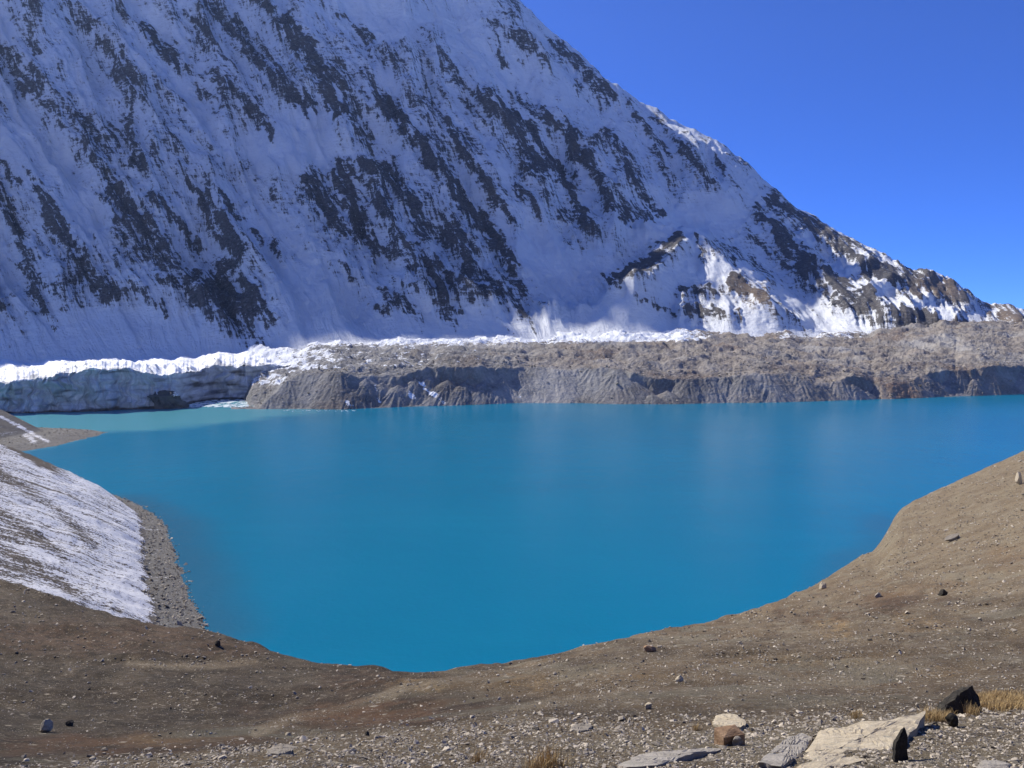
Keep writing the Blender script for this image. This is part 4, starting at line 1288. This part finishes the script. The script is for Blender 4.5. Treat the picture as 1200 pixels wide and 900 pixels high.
def blades(P, hgt, spread, wid, seed):
    r = np.random.default_rng(seed)
    n = len(P)
    a = r.uniform(0, 6.28, n)
    lean = np.abs(r.normal(0.25, 0.28, n)) * spread
    h = hgt * r.uniform(0.55, 1.1, n)
    dx, dy = np.cos(a), np.sin(a)
    fx, fy = -dy, dx
    co = []
    for f, wd in ((0, 1.0), (0.55, 0.8), (1.0, 0.12)):
        off = lean * h * f ** 1.8
        zc = h * f * np.cos(lean * f * 0.7)
        for sg in (-1, 1):
            co.append(np.stack([P[:, 0] + dx * off + sg * fx * wid * wd, P[:, 1] + dy * off + sg * fy * wid * wd, P[:, 2] + zc], -1))
    co = np.stack(co, 1)
    q = np.array([(0, 1, 3, 2), (2, 3, 5, 4)])
    fa = (q[None] + (np.arange(n) * 6)[:, None, None]).reshape(-1, 4)
    return co.reshape(-1, 3), fa, np.repeat(r.uniform(0, 1, n), 6)


TUFTS = []
for k in range(4):
    r = np.random.default_rng(500 + k)
    P = np.c_[r.normal(0, 0.055, (150, 2)), np.zeros(150) - 0.01]
    co, fa, ti = blades(P, 0.17, 1.2, 0.0022, 510 + k)
    ob = raw_mesh('grass_tuft', co, fa, M_GRASS, {'tint': ti})
    TUFTS.append(ob.data)
    bpy.data.objects.remove(ob)
for k, (px, py, sc, lab) in enumerate([
        (645, 899, 1.05, 'golden dry grass tuft at the bottom edge below the lake centre'), (628, 903, .7, 'small dry grass tuft left of the golden tuft at the bottom edge'),
        (815, 856, .6, 'small dry grass tuft left of the cream stone behind the orange block'), (1003, 841, .8, 'thin dry grass tuft above the left part of the cream slab'),
        (1088, 845, 1.1, 'orange dry grass tuft left of the dark boulder'), (1102, 846, .9, 'dry grass tuft under the left foot of the dark boulder'),
        (1140, 838, 1., 'dry grass tuft under the right foot of the dark boulder'), (560, 893, .6, 'faint dry grass tuft on the gravel left of the golden tuft')]):
    x, y, z = pix2ground(px, py)
    ob = put('grass_tuft', TUFTS[k % 4], (x, y, z), (0, 0, k * 1.7), lab, 'grass', 'dry grass tufts')
    ob.scale = (sc, sc, sc)
wt = sstep(1.0, 0.4, np.hypot((GPX - 1172) / 46, (GPY - 824) / 13)) + 0.5 * sstep(1.0, 0.4, np.hypot((GPX - 1098) / 24, (GPY - 842) / 6))
P = sample_ground(5200, wt, 520)
co, fa, ti = blades(P, 0.12, 1.3, 0.003, 521)
ob = raw_mesh('dry_grass', co, fa, M_GRASS, {'tint': ti})
ob['kind'], ob['label'], ob['category'] = 'stuff', 'patch of dry golden grass behind and beside the jagged dark boulder', 'grass'


# ------------------------------------------------------------------ ice on the water
def build_floating_ice():
    r = np.random.default_rng(600)
    cos, fas, base = [], [], 0
    for k in range(420):
        px, py = r.uniform(222, 302), r.uniform(466.5, 477)
        if k > 330:
            px, py = r.uniform(150, 215), r.uniform(476, 478.3)
        if k > 395:
            px, py = r.uniform(330, 420), r.uniform(480.5, 482.5)
        y = -CAM_H / slopes(0, py)[1]
        x = slopes(px, py)[0] * y
        n = 7
        rad = r.uniform(1.5, 6.5) if k <= 330 else r.uniform(.7, 2.2)
        a = np.sort(r.uniform(0, 6.28, n))
        rr = rad * r.uniform(0.7, 1.1, n)
        h = r.uniform(0.15, 0.7)
        ring = np.stack([x + np.cos(a) * rr, y + np.sin(a) * rr * 1.6], -1)
        co = np.concatenate([np.c_[ring, np.full(n, -0.3)], np.c_[ring * 0.97 + np.array([x, y]) * 0.03, np.full(n, h)], [[x, y, h * 1.15]]])
        for i in range(n):
            j = (i + 1) % n
            fas += [(base + i, base + j, base + n + j), (base + i, base + n + j, base + n + i), (base + n + i, base + n + j, base + 2 * n)]
        cos.append(co)
        base += 2 * n + 1
    t = NT('brash_ice')
    m = t.out(t.mix(t.ramp(t.noise(0.15, 5, 0.6), 0.35, 0.6), (0.45, 0.66, 0.68), (0.80, 0.86, 0.87)), 0.5)
    ob = raw_mesh('floating_ice', np.concatenate(cos), np.array(fas), m)
    ob['kind'], ob['label'], ob['category'] = 'stuff', 'white floating brash ice in the inlet below the ice cliff', 'ice'


build_floating_ice()
x, y, z = world_at(198, 464, 1196)
me = facet_mesh('ice_tower', 71, (62, 30, 46), M_ICE, 4, 14, 0.24, 0.6)
at_ = me.attributes.new('dirt', 'FLOAT', 'POINT')
at_.data.foreach_set('value', np.full(len(me.vertices), 0.7, np.float32))
at_ = me.attributes.new('face', 'FLOAT_VECTOR', 'POINT')
fv = np.empty(len(me.vertices) * 3, np.float32)
me.vertices.foreach_get('co', fv)
at_.data.foreach_set('vector', fv)
at_ = me.attributes.new('snow', 'FLOAT', 'POINT')
fz = fv.reshape(-1, 3)
at_.data.foreach_set('value', (0.75 * (fz[:, 2] > 9) * (fz[:, 0] > 2) - 0.2).astype(np.float32))
put('ice_tower', me, (x, y, 11), (0, 0.25, 0.3), 'dark dirty ice tower leaning before the ice cliff by the floating ice', 'ice')

# ------------------------------------------------------------------ haze
def build_haze():
    x0, x1, y0, y1, z0, z1 = -9500, 9500, -6000, 9000, -900, 3600
    co = np.array([(x, y, z) for z in (z0, z1) for y in (y0, y1) for x in (x0, x1)], float)
    fc = np.array([(0, 2, 3, 1), (4, 5, 7, 6), (0, 1, 5, 4), (2, 6, 7, 3), (0, 4, 6, 2), (1, 3, 7, 5)])
    m = bpy.data.materials.new('thin_mountain_haze')
    m.use_nodes = True
    n, l = m.node_tree.nodes, m.node_tree.links
    n.remove(n['Principled BSDF'])
    v = n.new('ShaderNodeVolumePrincipled')
    v.inputs['Color'].default_value = (0.46, 0.66, 1.0, 1)
    v.inputs['Density'].default_value = 1.2e-5
    v.inputs['Anisotropy'].default_value = 0.4
    l.new(v.outputs['Volume'], n['Material Output'].inputs['Volume'])
    ob = raw_mesh('haze', co, fc, m)
    ob['kind'] = 'stuff'
    ob['label'] = 'thin blue haze hanging in the mountain air'
    ob['category'] = 'haze'


build_haze()
